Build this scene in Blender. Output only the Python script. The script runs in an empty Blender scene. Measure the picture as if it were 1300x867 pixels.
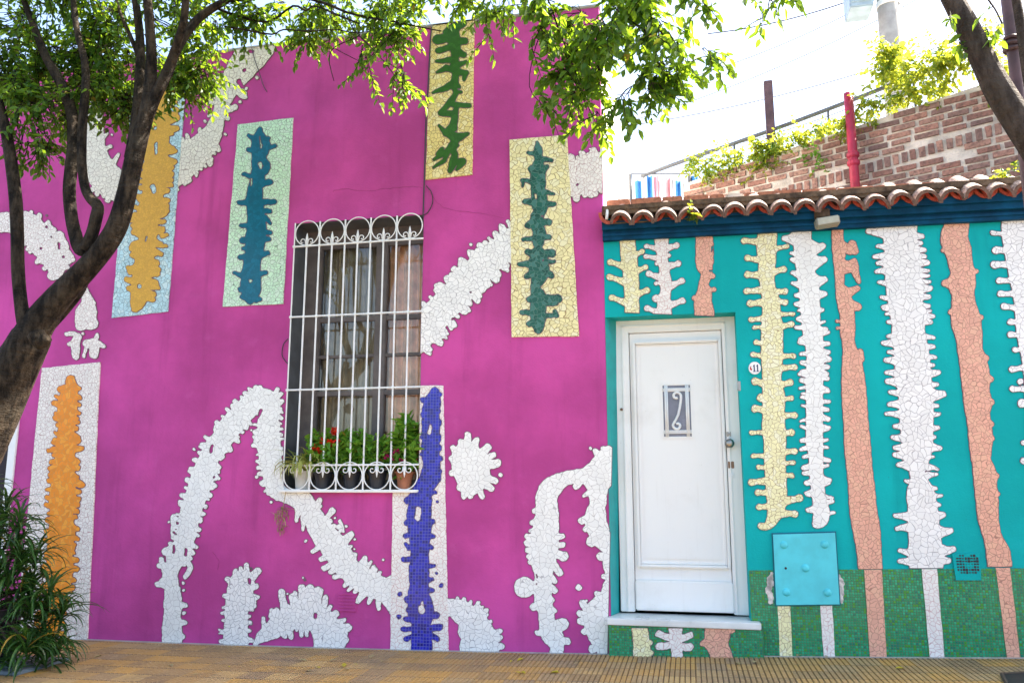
import bpy, bmesh, math, random
import numpy as np
from mathutils import Vector, Matrix, noise as mnoise
from mathutils.geometry import delaunay_2d_cdt
R = math.radians
scene = bpy.context.scene
col = scene.collection
rng = random.Random(7)

# ---------------------------------------------------------------- camera model (metres, wall plane at Y = D)
FOC, PITCH, YAW, CZ, D = 1036.0, R(10), R(12.1), 1.28, 6.3
Fv = Vector((-math.sin(YAW)*math.cos(PITCH), math.cos(YAW)*math.cos(PITCH), math.sin(PITCH)))
Rv = Vector((math.cos(YAW), math.sin(YAW), 0))
Uv = Vector((math.sin(YAW)*math.sin(PITCH), -math.cos(YAW)*math.sin(PITCH), math.cos(PITCH)))
EYE = Vector((0, 0, CZ))
def ray(x, y): return Fv*FOC + Rv*(x-650) - Uv*(y-433.5)
def P(x, y, Y=D):
    d = ray(x, y); return EYE + d*(Y/d.y)
def PP(x, y, p0, n):                       # point on any upright plane
    d = ray(x, y); return EYE + d*((p0-EYE).dot(n)/d.dot(n))
def scale_at(p): return (p-EYE).dot(Fv)/FOC     # metres per photo pixel there
def gz(x):                                   # the pavement climbs gently along the street
    q = max(-5.2, min(3.0, x)); z = .083 + .028*q + .0025*q*q
    return z + (.002*(x+5.2) if x < -5.2 else .043*(x-3.0) if x > 3.0 else 0)

# ---------------------------------------------------------------- objects
def wloc(o):
    v = Vector((0, 0, 0))
    while o: v = v + Vector(o.location); o = o.parent
    return v
def empty(name, loc, label=None, cat=None, group=None):
    o = bpy.data.objects.new(name, None); col.objects.link(o); o.location = loc
    o.empty_display_size = .1
    if label: o['label'] = label
    if cat: o['category'] = cat
    if group: o['group'] = group
    return o
def tag(o, label=None, cat=None, group=None, kind=None):
    if label: o['label'] = label
    if cat: o['category'] = cat
    if group: o['group'] = group
    if kind: o['kind'] = kind
    return o
def mesh(name, verts, faces, mat, parent=None, smooth=False, mats=None, fm=None, label=None, org=None):
    o_w = wloc(parent) if parent else Vector(org or (0, 0, 0))
    me = bpy.data.meshes.new(name)
    me.from_pydata([(v[0]-o_w.x, v[1]-o_w.y, v[2]-o_w.z) for v in verts], [], faces)
    for m in (mats or [mat]): me.materials.append(m)
    if fm: me.polygons.foreach_set('material_index', fm)
    if smooth: me.polygons.foreach_set('use_smooth', [True]*len(me.polygons))
    me.update()
    o = bpy.data.objects.new(name, me); col.objects.link(o)
    if parent: o.parent = parent
    else: o.location = o_w
    if label: o['label'] = label
    return o
class MB:                                   # collects shapes into one mesh
    def __init__(s): s.v = []; s.f = []; s.m = []
    def add(s, v, f, m=0):
        b = len(s.v); s.v += [tuple(p) for p in v]; s.f += [tuple(i+b for i in q) for q in f]; s.m += [m]*len(f); return s
    def box(s, a, b, m=0):
        (x0, y0, z0), (x1, y1, z1) = a, b
        return s.add([(x0,y0,z0),(x1,y0,z0),(x1,y1,z0),(x0,y1,z0),(x0,y0,z1),(x1,y0,z1),(x1,y1,z1),(x0,y1,z1)],
                     [(0,3,2,1),(4,5,6,7),(0,1,5,4),(1,2,6,5),(2,3,7,6),(3,0,4,7)], m)
    def bbox(s, a, b, bev=.004, m=0):       # bevelled box
        (x0, y0, z0), (x1, y1, z1) = a, b
        bm = bmesh.new(); bmesh.ops.create_cube(bm, size=1)
        for v in bm.verts: v.co = Vector(((x0+x1)/2+v.co.x*(x1-x0), (y0+y1)/2+v.co.y*(y1-y0), (z0+z1)/2+v.co.z*(z1-z0)))
        bmesh.ops.bevel(bm, geom=list(bm.edges), offset=bev, segments=2, affect='EDGES')
        bm.verts.index_update()
        s.add([v.co[:] for v in bm.verts], [[v.index for v in f.verts] for f in bm.faces], m); bm.free(); return s
    def tube(s, pts, rad, n=8, m=0, cap=True):
        pts = [Vector(p) for p in pts]; k = len(pts)
        if not isinstance(rad, (list, tuple)): rad = [rad]*k
        vs = []; up = None
        for i, p in enumerate(pts):
            t = (pts[min(i+1, k-1)]-pts[max(i-1, 0)])
            t = t.normalized() if t.length > 1e-9 else Vector((0, 0, 1))
            if up is None:
                up = t.orthogonal().normalized()
            up = (up - t*up.dot(t)); up = up.normalized() if up.length > 1e-6 else t.orthogonal().normalized()
            w = t.cross(up)
            for j in range(n):
                a = 2*math.pi*j/n; vs.append(p+(up*math.cos(a)+w*math.sin(a))*rad[i])
        fs = [(i*n+j, i*n+(j+1) % n, (i+1)*n+(j+1) % n, (i+1)*n+j) for i in range(k-1) for j in range(n)]
        if cap: fs += [tuple(range(n))[::-1], tuple((k-1)*n+j for j in range(n))]
        return s.add(vs, fs, m)
    def lathe(s, c, prof, n=20, m=0):       # prof: (r, z) from the bottom up
        vs = [(c[0]+r*math.cos(2*math.pi*j/n), c[1]+r*math.sin(2*math.pi*j/n), c[2]+z) for r, z in prof for j in range(n)]
        fs = [(i*n+j, i*n+(j+1) % n, (i+1)*n+(j+1) % n, (i+1)*n+j) for i in range(len(prof)-1) for j in range(n)]
        fs.append(tuple(range(n))[::-1])
        return s.add(vs, fs, m)
    def prism(s, poly, y0, y1, holes=(), m=0):   # poly: (x, z); solid from front y0 back to y1
        loops = [list(poly)]+[list(h) for h in holes]
        flat = [p for L in loops for p in L]; N = len(flat); ed = []; k = 0
        for L in loops:
            ed += [(k+i, k+(i+1) % len(L)) for i in range(len(L))]; k += len(L)
        fc = []; k = 0
        for L in loops:
            q = list(range(k, k+len(L))); k += len(L)
            if sum(L[i-1][0]*L[i][1]-L[i][0]*L[i-1][1] for i in range(len(L))) < 0: q.reverse()
            fc.append(q)
        vo, _, tri, _, _, src = delaunay_2d_cdt([Vector(p) for p in flat], ed if not holes else [], fc if holes else [], 1, 1e-6)
        if holes: tri = [t for t, s_ in zip(tri, src) if 0 in s_ and len(s_) == 1]
        vs = [(x, y0, z) for x, z in flat]+[(x, y1, z) for x, z in flat]
        M_ = len(vo); vs += [(v.x, y0, v.y) for v in vo]+[(v.x, y1, v.y) for v in vo]
        fs = []
        for t in tri:
            a, b, c = (vo[i] for i in t[:3])
            t = tuple(t) if (b-a).cross(c-a) > 0 else tuple(t)[::-1]     # +z in (x, z) looks to -Y
            fs.append(tuple(i+2*N for i in t)); fs.append(tuple(i+2*N+M_ for i in t[::-1]))
        k = 0
        for li, L in enumerate(loops):
            n = len(L); ar = sum(L[i][0]*L[(i+1) % n][1]-L[(i+1) % n][0]*L[i][1] for i in range(n))
            ccw = ar > 0
            if li: ccw = not ccw
            for i in range(n):
                a, b = k+i, k+(i+1) % n
                if (li == 0) == (ar > 0): q = (a, a+N, b+N, b)
                else: q = (a, b, b+N, a+N)
                fs.append(q)
            k += n
        return s.add(vs, fs, m)
    def build(s, name, mat, parent=None, smooth=False, mats=None, label=None, org=None):
        return mesh(name, s.v, s.f, mat, parent, smooth, mats, s.m if mats else None, label, org)
def catmull(pts, n=5):
    """pts rows of numbers -> smooth resampled rows"""
    p = [np.array(q, float) for q in pts]; p = [2*p[0]-p[1]]+p+[2*p[-1]-p[-2]]; out = []
    for i in range(1, len(p)-2):
        for k in range(n):
            t = k/n
            out.append(.5*((2*p[i])+(-p[i-1]+p[i+1])*t+(2*p[i-1]-5*p[i]+4*p[i+1]-p[i+2])*t*t+(-p[i-1]+3*p[i]-3*p[i+1]+p[i+2])*t**3))
    out.append(p[-2]); return out
def copy_tree(o, parent=None):
    c = o.copy(); col.objects.link(c)
    if parent: c.parent = parent
    for ch in list(o.children): copy_tree(ch, c)
    return c

# ---------------------------------------------------------------- materials
def newmat(name):
    m = bpy.data.materials.new(name); m.use_nodes = True
    nt = m.node_tree; return m, nt, nt.nodes['Principled BSDF']
def N(nt, t, **kw):
    n = nt.nodes.new(t)
    for k, v in kw.items():
        if k in n.inputs.keys(): n.inputs[k].default_value = v
        else: setattr(n, k, v)
    return n
def rgba(c): return (c[0], c[1], c[2], 1)
def math_(nt, op, a, b=None, clamp=False):
    n = nt.nodes.new('ShaderNodeMath'); n.operation = op; n.use_clamp = clamp
    for i, v in enumerate((a, b)):
        if v is None: continue
        if isinstance(v, (int, float)): n.inputs[i].default_value = v
        else: nt.links.new(v, n.inputs[i])
    return n.outputs[0]
def mixc(nt, f, a, b, mode='MIX'):
    n = nt.nodes.new('ShaderNodeMix'); n.data_type = 'RGBA'; n.blend_type = mode
    for k, v in ((0, f), (6, a), (7, b)):
        if isinstance(v, (int, float)): n.inputs[k].default_value = v
        elif isinstance(v, tuple): n.inputs[k].default_value = rgba(v)
        else: nt.links.new(v, n.inputs[k])
    return n.outputs[2]
def smooth(nt, v, a, b):
    n = nt.nodes.new('ShaderNodeMapRange'); n.interpolation_type = 'SMOOTHSTEP'
    nt.links.new(v, n.inputs[0]); n.inputs[1].default_value = a; n.inputs[2].default_value = b
    return n.outputs[0]
def coords(nt): return nt.nodes.new('ShaderNodeTexCoord').outputs['Object']
def noise(nt, vec, scale, detail=4, rough=.55):
    n = N(nt, 'ShaderNodeTexNoise', Scale=scale, Detail=detail, Roughness=rough); nt.links.new(vec, n.inputs['Vector']); return n
def bump(nt, h, strength, dist, prev=None):
    b = N(nt, 'ShaderNodeBump', Strength=strength, Distance=dist); nt.links.new(h, b.inputs['Height'])
    if prev is not None: nt.links.new(prev, b.inputs['Normal'])
    return b.outputs[0]
def plain(name, c, rough=.6, metal=0, var=.12, scale=9, bmp=.15, bscale=60, bdist=.003, spec=.4):
    """paint, metal or clay with uneven tone and a fine bumpy surface"""
    m, nt, b = newmat(name); v = coords(nt)
    n = noise(nt, v, scale, 5)
    f = smooth(nt, n.outputs[0], .3, .7)
    nt.links.new(mixc(nt, f, tuple(x*(1-var) for x in c), tuple(min(1, x*(1+var)) for x in c)), b.inputs['Base Color'])
    b.inputs['Metallic'].default_value = metal; b.inputs['Specular IOR Level'].default_value = spec
    r = N(nt, 'ShaderNodeMapRange'); nt.links.new(n.outputs[0], r.inputs[0]); r.inputs[3].default_value = max(0, rough-.1); r.inputs[4].default_value = min(1, rough+.1)
    nt.links.new(r.outputs[0], b.inputs['Roughness'])
    if bmp: nt.links.new(bump(nt, noise(nt, v, bscale, 3).outputs[0], bmp, bdist), b.inputs['Normal'])
    return m
def flatxz(nt):
    v = coords(nt); s = N(nt, 'ShaderNodeSeparateXYZ'); nt.links.new(v, s.inputs[0])
    c = N(nt, 'ShaderNodeCombineXYZ'); nt.links.new(s.outputs[0], c.inputs[0]); nt.links.new(s.outputs[2], c.inputs[1])
    return c.outputs[0], v
def mosaic(name, tile, grout, cell=.05, gw=.04, var=.1, rough=.28, hue=None, gshow=1.0):
    """broken glazed tile set in grout"""
    m, nt, b = newmat(name); v2, v = flatxz(nt)
    nz = noise(nt, v2, .42/cell, 1); off = N(nt, 'ShaderNodeVectorMath', operation='SCALE'); nt.links.new(nz.outputs['Color'], off.inputs[0]); off.inputs['Scale'].default_value = cell*2.1
    ad = N(nt, 'ShaderNodeVectorMath', operation='ADD'); nt.links.new(v2, ad.inputs[0]); nt.links.new(off.outputs[0], ad.inputs[1])
    ed = N(nt, 'ShaderNodeTexVoronoi', voronoi_dimensions='2D', feature='DISTANCE_TO_EDGE', Scale=1/cell); nt.links.new(ad.outputs[0], ed.inputs['Vector'])
    ce = N(nt, 'ShaderNodeTexVoronoi', voronoi_dimensions='2D', feature='F1', Scale=1/cell); nt.links.new(ad.outputs[0], ce.inputs['Vector'])
    sep = N(nt, 'ShaderNodeSeparateColor'); nt.links.new(ce.outputs['Color'], sep.inputs[0])
    t = mixc(nt, sep.outputs[0], tuple(x*(1-var) for x in tile), tuple(min(.93, x*(1+var*.6)) for x in tile))
    if hue: t = mixc(nt, math_(nt, 'GREATER_THAN', sep.outputs[1], .72), t, hue)
    big = noise(nt, v2, 1.6, 3)
    gwv = math_(nt, 'MULTIPLY', math_(nt, 'ADD', math_(nt, 'MULTIPLY', noise(nt, v2, .7/cell, 2).outputs[0], 1.1), math_(nt, 'MULTIPLY', big.outputs[0], .9)), gw*1.15)           # joints vary in width
    mask = smooth(nt, math_(nt, 'DIVIDE', ed.outputs[0], gwv), .55, 1.25)
    g = mixc(nt, 1-gshow, grout, tile)
    c = mixc(nt, mask, g, t)
    dirt = smooth(nt, noise(nt, v2, 5, 5).outputs[0], .52, .8)
    c = mixc(nt, math_(nt, 'MULTIPLY', dirt, .22), c, tuple(x*.62 for x in tile))
    nt.links.new(c, b.inputs['Base Color'])
    nt.links.new(math_(nt, 'SUBTRACT', .75, math_(nt, 'MULTIPLY', mask, .75-rough)), b.inputs['Roughness'])
    h = math_(nt, 'ADD', mask, math_(nt, 'MULTIPLY', sep.outputs[2], .5))
    nt.links.new(bump(nt, h, .35, .003), b.inputs['Normal'])
    b.inputs['Specular IOR Level'].default_value = .3
    return m
def tesserae(name, cols, grout, size=.026, gw=.09, rough=.25, wob=.003):
    """small square glass tiles on a grid"""
    m, nt, b = newmat(name); v2, v = flatxz(nt)
    nz = noise(nt, v2, 9, 2); off = N(nt, 'ShaderNodeVectorMath', operation='SCALE'); nt.links.new(nz.outputs['Color'], off.inputs[0]); off.inputs['Scale'].default_value = wob*3
    ad = N(nt, 'ShaderNodeVectorMath', operation='ADD'); nt.links.new(v2, ad.inputs[0]); nt.links.new(off.outputs[0], ad.inputs[1])
    sc = N(nt, 'ShaderNodeVectorMath', operation='SCALE'); nt.links.new(ad.outputs[0], sc.inputs[0]); sc.inputs['Scale'].default_value = 1/size
    fl = N(nt, 'ShaderNodeVectorMath', operation='FLOOR'); nt.links.new(sc.outputs[0], fl.inputs[0])
    fr = N(nt, 'ShaderNodeVectorMath', operation='FRACTION'); nt.links.new(sc.outputs[0], fr.inputs[0])
    wn = N(nt, 'ShaderNodeTexWhiteNoise', noise_dimensions='2D'); nt.links.new(fl.outputs[0], wn.inputs['Vector'])
    rp = N(nt, 'ShaderNodeValToRGB'); rp.color_ramp.interpolation = 'CONSTANT'; el = rp.color_ramp.elements
    tot = sum(w for _, w in cols); acc = 0
    for i, (c, w) in enumerate(cols):
        e = el[i] if i < 2 else el.new(acc)
        e.position = acc; e.color = rgba(c); acc += w/tot
    nt.links.new(wn.outputs['Value'], rp.inputs[0])
    s = N(nt, 'ShaderNodeSeparateXYZ'); nt.links.new(fr.outputs[0], s.inputs[0])
    ax = math_(nt, 'ABSOLUTE', math_(nt, 'SUBTRACT', s.outputs[0], .5)); ay = math_(nt, 'ABSOLUTE', math_(nt, 'SUBTRACT', s.outputs[1], .5))
    d = math_(nt, 'SUBTRACT', .5, math_(nt, 'MAXIMUM', ax, ay))
    mask = smooth(nt, d, gw*.6, gw*1.3)
    nt.links.new(mixc(nt, mask, grout, rp.outputs[0]), b.inputs['Base Color'])
    nt.links.new(math_(nt, 'SUBTRACT', .8, math_(nt, 'MULTIPLY', mask, .8-rough)), b.inputs['Roughness'])
    wn2 = N(nt, 'ShaderNodeTexWhiteNoise', noise_dimensions='2D'); nt.links.new(fl.outputs[0], wn2.inputs['Vector'])
    h = math_(nt, 'ADD', mask, math_(nt, 'MULTIPLY', wn2.outputs['Value'], .6))
    nt.links.new(bump(nt, h, .5, .002), b.inputs['Normal'])
    return m
def plaster(name, c, worn, var=.1, crack=True):
    m, nt, b = newmat(name); v = coords(nt)
    n1 = noise(nt, v, 1.1, 6, .6); n2 = noise(nt, v, 7, 5, .6)
    cc = mixc(nt, smooth(nt, n1.outputs[0], .35, .68), tuple(x*(1-var) for x in c), tuple(x*(1+var) for x in c))
    cc = mixc(nt, math_(nt, 'MULTIPLY', smooth(nt, n2.outputs[0], .55, .8), .35), cc, worn)
    mp = N(nt, 'ShaderNodeMapping'); mp.inputs['Scale'].default_value = (5, 5, .45); nt.links.new(v, mp.inputs[0])   # rain streaks
    st = noise(nt, mp.outputs[0], 1, 5, .65)
    cc = mixc(nt, math_(nt, 'MULTIPLY', smooth(nt, st.outputs[0], .52, .76), .4), cc, tuple(x*.55 for x in c))
    sp = noise(nt, v, 42, 2)                                      # chips
    cc = mixc(nt, math_(nt, 'MULTIPLY', smooth(nt, sp.outputs[0], .73, .78), .6), cc, tuple(x*.35+.03 for x in c))
    h = math_(nt, 'ADD', math_(nt, 'MULTIPLY', n2.outputs[0], .6), math_(nt, 'MULTIPLY', noise(nt, v, 70, 4).outputs[0], .25))
    h = math_(nt, 'ADD', h, math_(nt, 'MULTIPLY', n1.outputs[0], 1.6))
    nb = bump(nt, h, .5, .012)
    nt.links.new(nb, b.inputs['Normal'])
    nt.links.new(cc, b.inputs['Base Color']); b.inputs['Roughness'].default_value = .7; b.inputs['Specular IOR Level'].default_value = .1
    return m
def leafmat(name, a, bcol, trans, tr=.45, rough=.42):
    m, nt, b = newmat(name)
    gi = nt.nodes.new('ShaderNodeNewGeometry').outputs['Random Per Island']
    c = mixc(nt, gi, a, bcol)
    gt = math_(nt, 'GREATER_THAN', gi, .985)
    c = mixc(nt, gt, c, (.32, .2, .03))
    nt.links.new(c, b.inputs['Base Color']); b.inputs['Roughness'].default_value = rough; b.inputs['Specular IOR Level'].default_value = .35
    t = N(nt, 'ShaderNodeBsdfTranslucent'); nt.links.new(mixc(nt, gi, trans, tuple(x*.6 for x in trans)), t.inputs[0])
    mx = N(nt, 'ShaderNodeMixShader'); mx.inputs[0].default_value = tr
    nt.links.new(b.outputs[0], mx.inputs[1]); nt.links.new(t.outputs[0], mx.inputs[2])
    nt.links.new(mx.outputs[0], nt.nodes['Material Output'].inputs[0])
    return m
def bark(name, a, bcol):
    m, nt, b = newmat(name); v = coords(nt)
    mp = N(nt, 'ShaderNodeMapping'); mp.inputs['Scale'].default_value = (1, 1, .3); nt.links.new(v, mp.inputs[0])
    n1 = noise(nt, mp.outputs[0], 22, 6, .65); n2 = noise(nt, v, 5, 4)
    c = mixc(nt, smooth(nt, n1.outputs[0], .35, .68), a, bcol)
    c = mixc(nt, math_(nt, 'MULTIPLY', smooth(nt, n2.outputs[0], .5, .75), .5), c, (.065, .053, .038))
    nt.links.new(c, b.inputs['Base Color']); b.inputs['Roughness'].default_value = .8; b.inputs['Specular IOR Level'].default_value = .15
    mp2 = N(nt, 'ShaderNodeMapping'); mp2.inputs['Scale'].default_value = (.5, .5, 1.6); nt.links.new(v, mp2.inputs[0])
    n3 = noise(nt, mp2.outputs[0], 16, 5, .7)
    h = math_(nt, 'ADD', n1.outputs[0], math_(nt, 'MULTIPLY', n3.outputs[0], 1.2))
    nt.links.new(bump(nt, h, 1.0, .03), b.inputs['Normal']); return m
def island(name, cols, rough=.7, bmp=.5):
    """every separate piece takes one of a few tones"""
    m, nt, b = newmat(name); v = coords(nt)
    gi = nt.nodes.new('ShaderNodeNewGeometry').outputs['Random Per Island']
    rp = N(nt, 'ShaderNodeValToRGB'); el = rp.color_ramp.elements
    for i, c in enumerate(cols):
        e = el[i] if i < 2 else el.new(.5)
        e.color = rgba(c)
    for i, e in enumerate(el): e.position = i/(len(cols)-1)
    for i, e in enumerate(el): e.color = rgba(cols[i])
    nt.links.new(gi, rp.inputs[0])
    n = noise(nt, v, 38, 5, .65)
    c = mixc(nt, smooth(nt, n.outputs[0], .35, .75), rp.outputs[0], tuple(x*.55 for x in cols[0]))
    nt.links.new(c, b.inputs['Base Color']); b.inputs['Roughness'].default_value = rough
    nt.links.new(bump(nt, n.outputs[0], bmp, .006), b.inputs['Normal']); return m

M = {}
M['purple'] = plaster('purple_paint', (.50, .068, .285), (.55, .11, .35), .18)
M['teal'] = plaster('teal_paint', (.001, .375, .385), (.015, .44, .45), .10)
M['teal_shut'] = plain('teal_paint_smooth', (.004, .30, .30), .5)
M['white_tile'] = mosaic('white_broken_tile', (.82, .82, .80), (.50, .48, .48), .040, .035, .05)
M['white_big'] = mosaic('white_broken_tile_dark_joint', (.82, .81, .80), (.42, .40, .42), .038, .042, .06)
M['bone'] = mosaic('bone_tile_pink_joint', (.79, .74, .69), (.46, .29, .28), .030, .05, .09)
M['bone_arc'] = mosaic('bone_tile_arc', (.76, .72, .63), (.38, .31, .27), .036, .05, .08)
M['white_pink'] = mosaic('white_tile_pink_joint', (.80, .77, .74), (.58, .38, .38), .030, .05, .06)
M['paleblue'] = mosaic('pale_blue_tile', (.44, .64, .70), (.16, .24, .28), .034, .05, .15, hue=(.55, .70, .72))
M['gold'] = mosaic('ochre_tile', (.64, .35, .035), (.48, .26, .03), .024, .04, .10)
M['mint'] = mosaic('mint_tile', (.56, .78, .58), (.20, .28, .22), .031, .05, .1, hue=(.60, .76, .62))
M['petrol'] = mosaic('petrol_blue_tile', (.002, .13, .21), (.002, .10, .17), .03, .04, .2)
M['yellow'] = mosaic('butter_tile', (.76, .62, .24), (.30, .18, .06), .033, .055, .1, hue=(.80, .70, .36))
M['cream'] = mosaic('cream_tile', (.80, .72, .38), (.34, .25, .12), .037, .05, .1, hue=(.80, .75, .48))
M['cream_s'] = mosaic('cream_stripe_tile', (.81, .77, .46), (.38, .29, .16), .029, .05, .08, hue=(.82, .80, .58))
M['leafgreen'] = mosaic('leaf_green_tile', (.03, .12, .012), (.02, .085, .01), .035, .03, .2)
M['bottle'] = mosaic('bottle_green_tile', (.012, .10, .07), (.10, .20, .16), .03, .05, .35, hue=(.05, .17, .14))
M['orange'] = mosaic('orange_tile', (.80, .25, .012), (.62, .25, .06), .035, .05, .12, hue=(.84, .33, .03))
M['salmon'] = mosaic('salmon_tile', (.74, .39, .29), (.40, .20, .15), .029, .055, .1, hue=(.74, .42, .30))
M['blue'] = tesserae('cobalt_tesserae', [((.002, .007, .30), 3), ((.006, .012, .38), 3), ((.018, .022, .46), 2), ((.002, .004, .18), 2)], (.13, .14, .42), .024, .06)
M['green'] = tesserae('green_tesserae', [((.004, .25, .11), 4), ((.006, .31, .15), 4), ((.012, .38, .20), 2), ((.04, .29, .03), 1.6), ((.004, .18, .12), 1.6)], (.05, .14, .06), .0178, .12)
M['rim'] = plain('mosaic_bedding_shade_edge', (.17, .10, .13), .9, bmp=0)
def wornpaint(name, c, dirt):
    m, nt, b = newmat(name); v = coords(nt)
    n1 = noise(nt, v, 2.2, 6, .65); mp = N(nt, 'ShaderNodeMapping'); mp.inputs['Scale'].default_value = (22, 22, 1.4); nt.links.new(v, mp.inputs[0])
    st = noise(nt, mp.outputs[0], 1, 5, .6); n2 = noise(nt, v, 26, 5, .7)
    cc = mixc(nt, math_(nt, 'MULTIPLY', smooth(nt, n1.outputs[0], .48, .78), .35), c, dirt)
    cc = mixc(nt, math_(nt, 'MULTIPLY', smooth(nt, st.outputs[0], .55, .8), .22), cc, dirt)
    cc = mixc(nt, math_(nt, 'MULTIPLY', smooth(nt, n2.outputs[0], .66, .74), .4), cc, tuple(x*.6 for x in dirt))
    nt.links.new(cc, b.inputs['Base Color']); b.inputs['Roughness'].default_value = .5; b.inputs['Specular IOR Level'].default_value = .3
    nt.links.new(bump(nt, math_(nt, 'ADD', st.outputs[0], n2.outputs[0]), .18, .003), b.inputs['Normal']); return m
M['whitewash'] = plain('whitewash', (.82, .81, .79), .85, var=.05, bmp=.4, bscale=30)
M['white_paint'] = wornpaint('white_door_paint', (.81, .81, .80), (.52, .49, .45))
M['white_iron'] = plain('white_painted_iron', (.74, .75, .76), .45, var=.06, scale=14, bmp=.2)
M['navy'] = plain('navy_paint', (.001, .050, .115), .6, var=.3, spec=.12)
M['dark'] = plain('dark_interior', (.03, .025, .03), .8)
M['reveal'] = plain('grey_window_reveal', (.085, .09, .10), .7, var=.2)
M['casement'] = plain('brown_grey_casement', (.12, .10, .095), .5, var=.2)
M['marble'] = plain('grey_white_marble', (.66, .68, .68), .3, var=.1, scale=4, bmp=.05)
M['metal_dark'] = plain('tarnished_steel', (.28, .26, .24), .3, 1, var=.3)
M['brass_dark'] = plain('aged_bronze', (.20, .12, .08), .4, .8)
M['box'] = plain('sky_blue_sheet_metal', (.07, .55, .64), .45, var=.08, bscale=30)
M['rubble'] = plain('broken_plaster', (.55, .5, .48), .9, var=.45, scale=25, bmp=.3, bscale=40)
M['concrete'] = plain('concrete', (.34, .33, .31), .85, var=.15, bmp=.5, bscale=40, bdist=.004)
M['bark'] = bark('dark_bark', (.006, .0042, .003), (.058, .042, .028))
M['bark2'] = bark('grey_brown_bark', (.035, .025, .02), (.10, .075, .06))
M['leaf'] = leafmat('leaf', (.012, .055, .010), (.032, .115, .016), (.40, .62, .03), .42)
M['vine'] = leafmat('vine_leaf', (.05, .13, .02), (.13, .22, .03), (.66, .68, .05), .55)
M['strap'] = leafmat('strap_leaf', (.010, .045, .014), (.035, .11, .022), (.16, .32, .04), .25, .32)
M['potleaf'] = leafmat('pot_plant_leaf', (.08, .25, .025), (.20, .42, .05), (.35, .55, .05), .35)
M['pale_strap'] = leafmat('pale_strap_leaf', (.26, .34, .07), (.46, .44, .12), (.5, .55, .1), .3)
M['dry'] = leafmat('dry_leaf', (.30, .22, .11), (.42, .36, .18), (.4, .3, .1), .2, .8)
M['yleaf'] = leafmat('yellow_leaf', (.55, .42, .02), (.45, .38, .03), (.5, .4, .02), .2)
M['red'] = plain('red_petal', (.75, .035, .008), .5, var=.2)
M['magenta'] = plain('magenta_petal', (.55, .01, .16), .5, var=.2)
M['terracotta'] = plain('terracotta', (.34, .13, .07), .8, var=.25, bmp=.4)
M['rooftile'] = island('weathered_sunlit_clay_tile', [(.17, .10, .07), (.36, .23, .18), (.52, .39, .33), (.30, .17, .12)], .75)  # tile tops coloured paler than the lips, as if sunlit
M['tile_lip'] = island('dark_clay_tile_lip', [(.10, .05, .03), (.22, .105, .06), (.15, .08, .055), (.27, .13, .08)], .85)
M['pantile'] = island('red_clay_tile', [(.42, .06, .035), (.52, .11, .06)], .75)
M['ridge'] = island('brown_clay_tile', [(.34, .13, .07), (.46, .19, .10)], .75)
M['mortar'] = plain('lime_mortar', (.58, .51, .44), .95, var=.25, scale=6, bmp=1, bscale=45, bdist=.01)
M['oldmortar'] = plain('dark_mortar_and_hollow', (.12, .075, .045), .95, var=.5, scale=14, bmp=1, bscale=35, bdist=.012)
M['brick'] = island('old_brick', [(.20, .11, .09), (.38, .18, .135), (.45, .25, .19), (.33, .19, .15), (.18, .11, .10)], .92, .7)
M['pinkpipe'] = plain('pink_painted_pipe', (.38, .022, .055), .5, var=.25)
M['rust'] = plain('rusty_brown_steel', (.10, .055, .06), .6, var=.3, bmp=.3)
M['galv'] = plain('grey_pipe', (.11, .115, .125), .55, .1)
M['wire'] = plain('black_cable', (.03, .03, .035), .6, bmp=0)
M['wire_pale'] = plain('glare_pale_cable', (.16, .16, .17), .7, bmp=0)  # cable colour paled to take in the glare of the sky
M['cloth_blue'] = plain('blue_cloth', (.04, .2, .5), .8)
M['cloth_pink'] = plain('pink_cloth', (.6, .28, .32), .8)
M['cloth_white'] = plain('white_cloth', (.75, .75, .75), .8)
M['lamp_grey'] = plain('beige_lamp_housing', (.26, .25, .20), .5)
M['blackpot'] = plain('black_plastic_pot', (.02, .022, .03), .35)
M['greypot'] = plain('grey_white_pot', (.5, .49, .46), .7)
M['enamel'] = plain('white_enamel', (.78, .78, .78), .2, bmp=0)
M['ink'] = plain('dark_blue_ink', (.03, .03, .10), .5, bmp=0)
M['redink'] = plain('red_ink', (.5, .03, .02), .5, bmp=0)
M['curtain'] = plain('tan_curtain', (.32, .26, .16), .9, var=.2, bmp=.1)
M['curtain2'] = plain('curtain_with_reflection', (.80, .48, .28), .9, var=.2, bmp=.1)  # apricot reflection of the facade opposite painted into the cloth colour
def glassmat():
    m, nt, b = newmat('window_glass')
    t = N(nt, 'ShaderNodeBsdfTransparent'); g = N(nt, 'ShaderNodeBsdfGlossy'); g.inputs['Roughness'].default_value = .02
    fr = N(nt, 'ShaderNodeFresnel'); fr.inputs[0].default_value = 1.5
    mx = N(nt, 'ShaderNodeMixShader'); nt.links.new(fr.outputs[0], mx.inputs[0]); nt.links.new(t.outputs[0], mx.inputs[1]); nt.links.new(g.outputs[0], mx.inputs[2])
    nt.links.new(mx.outputs[0], nt.nodes['Material Output'].inputs[0]); return m
M['glass'] = glassmat()
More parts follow.
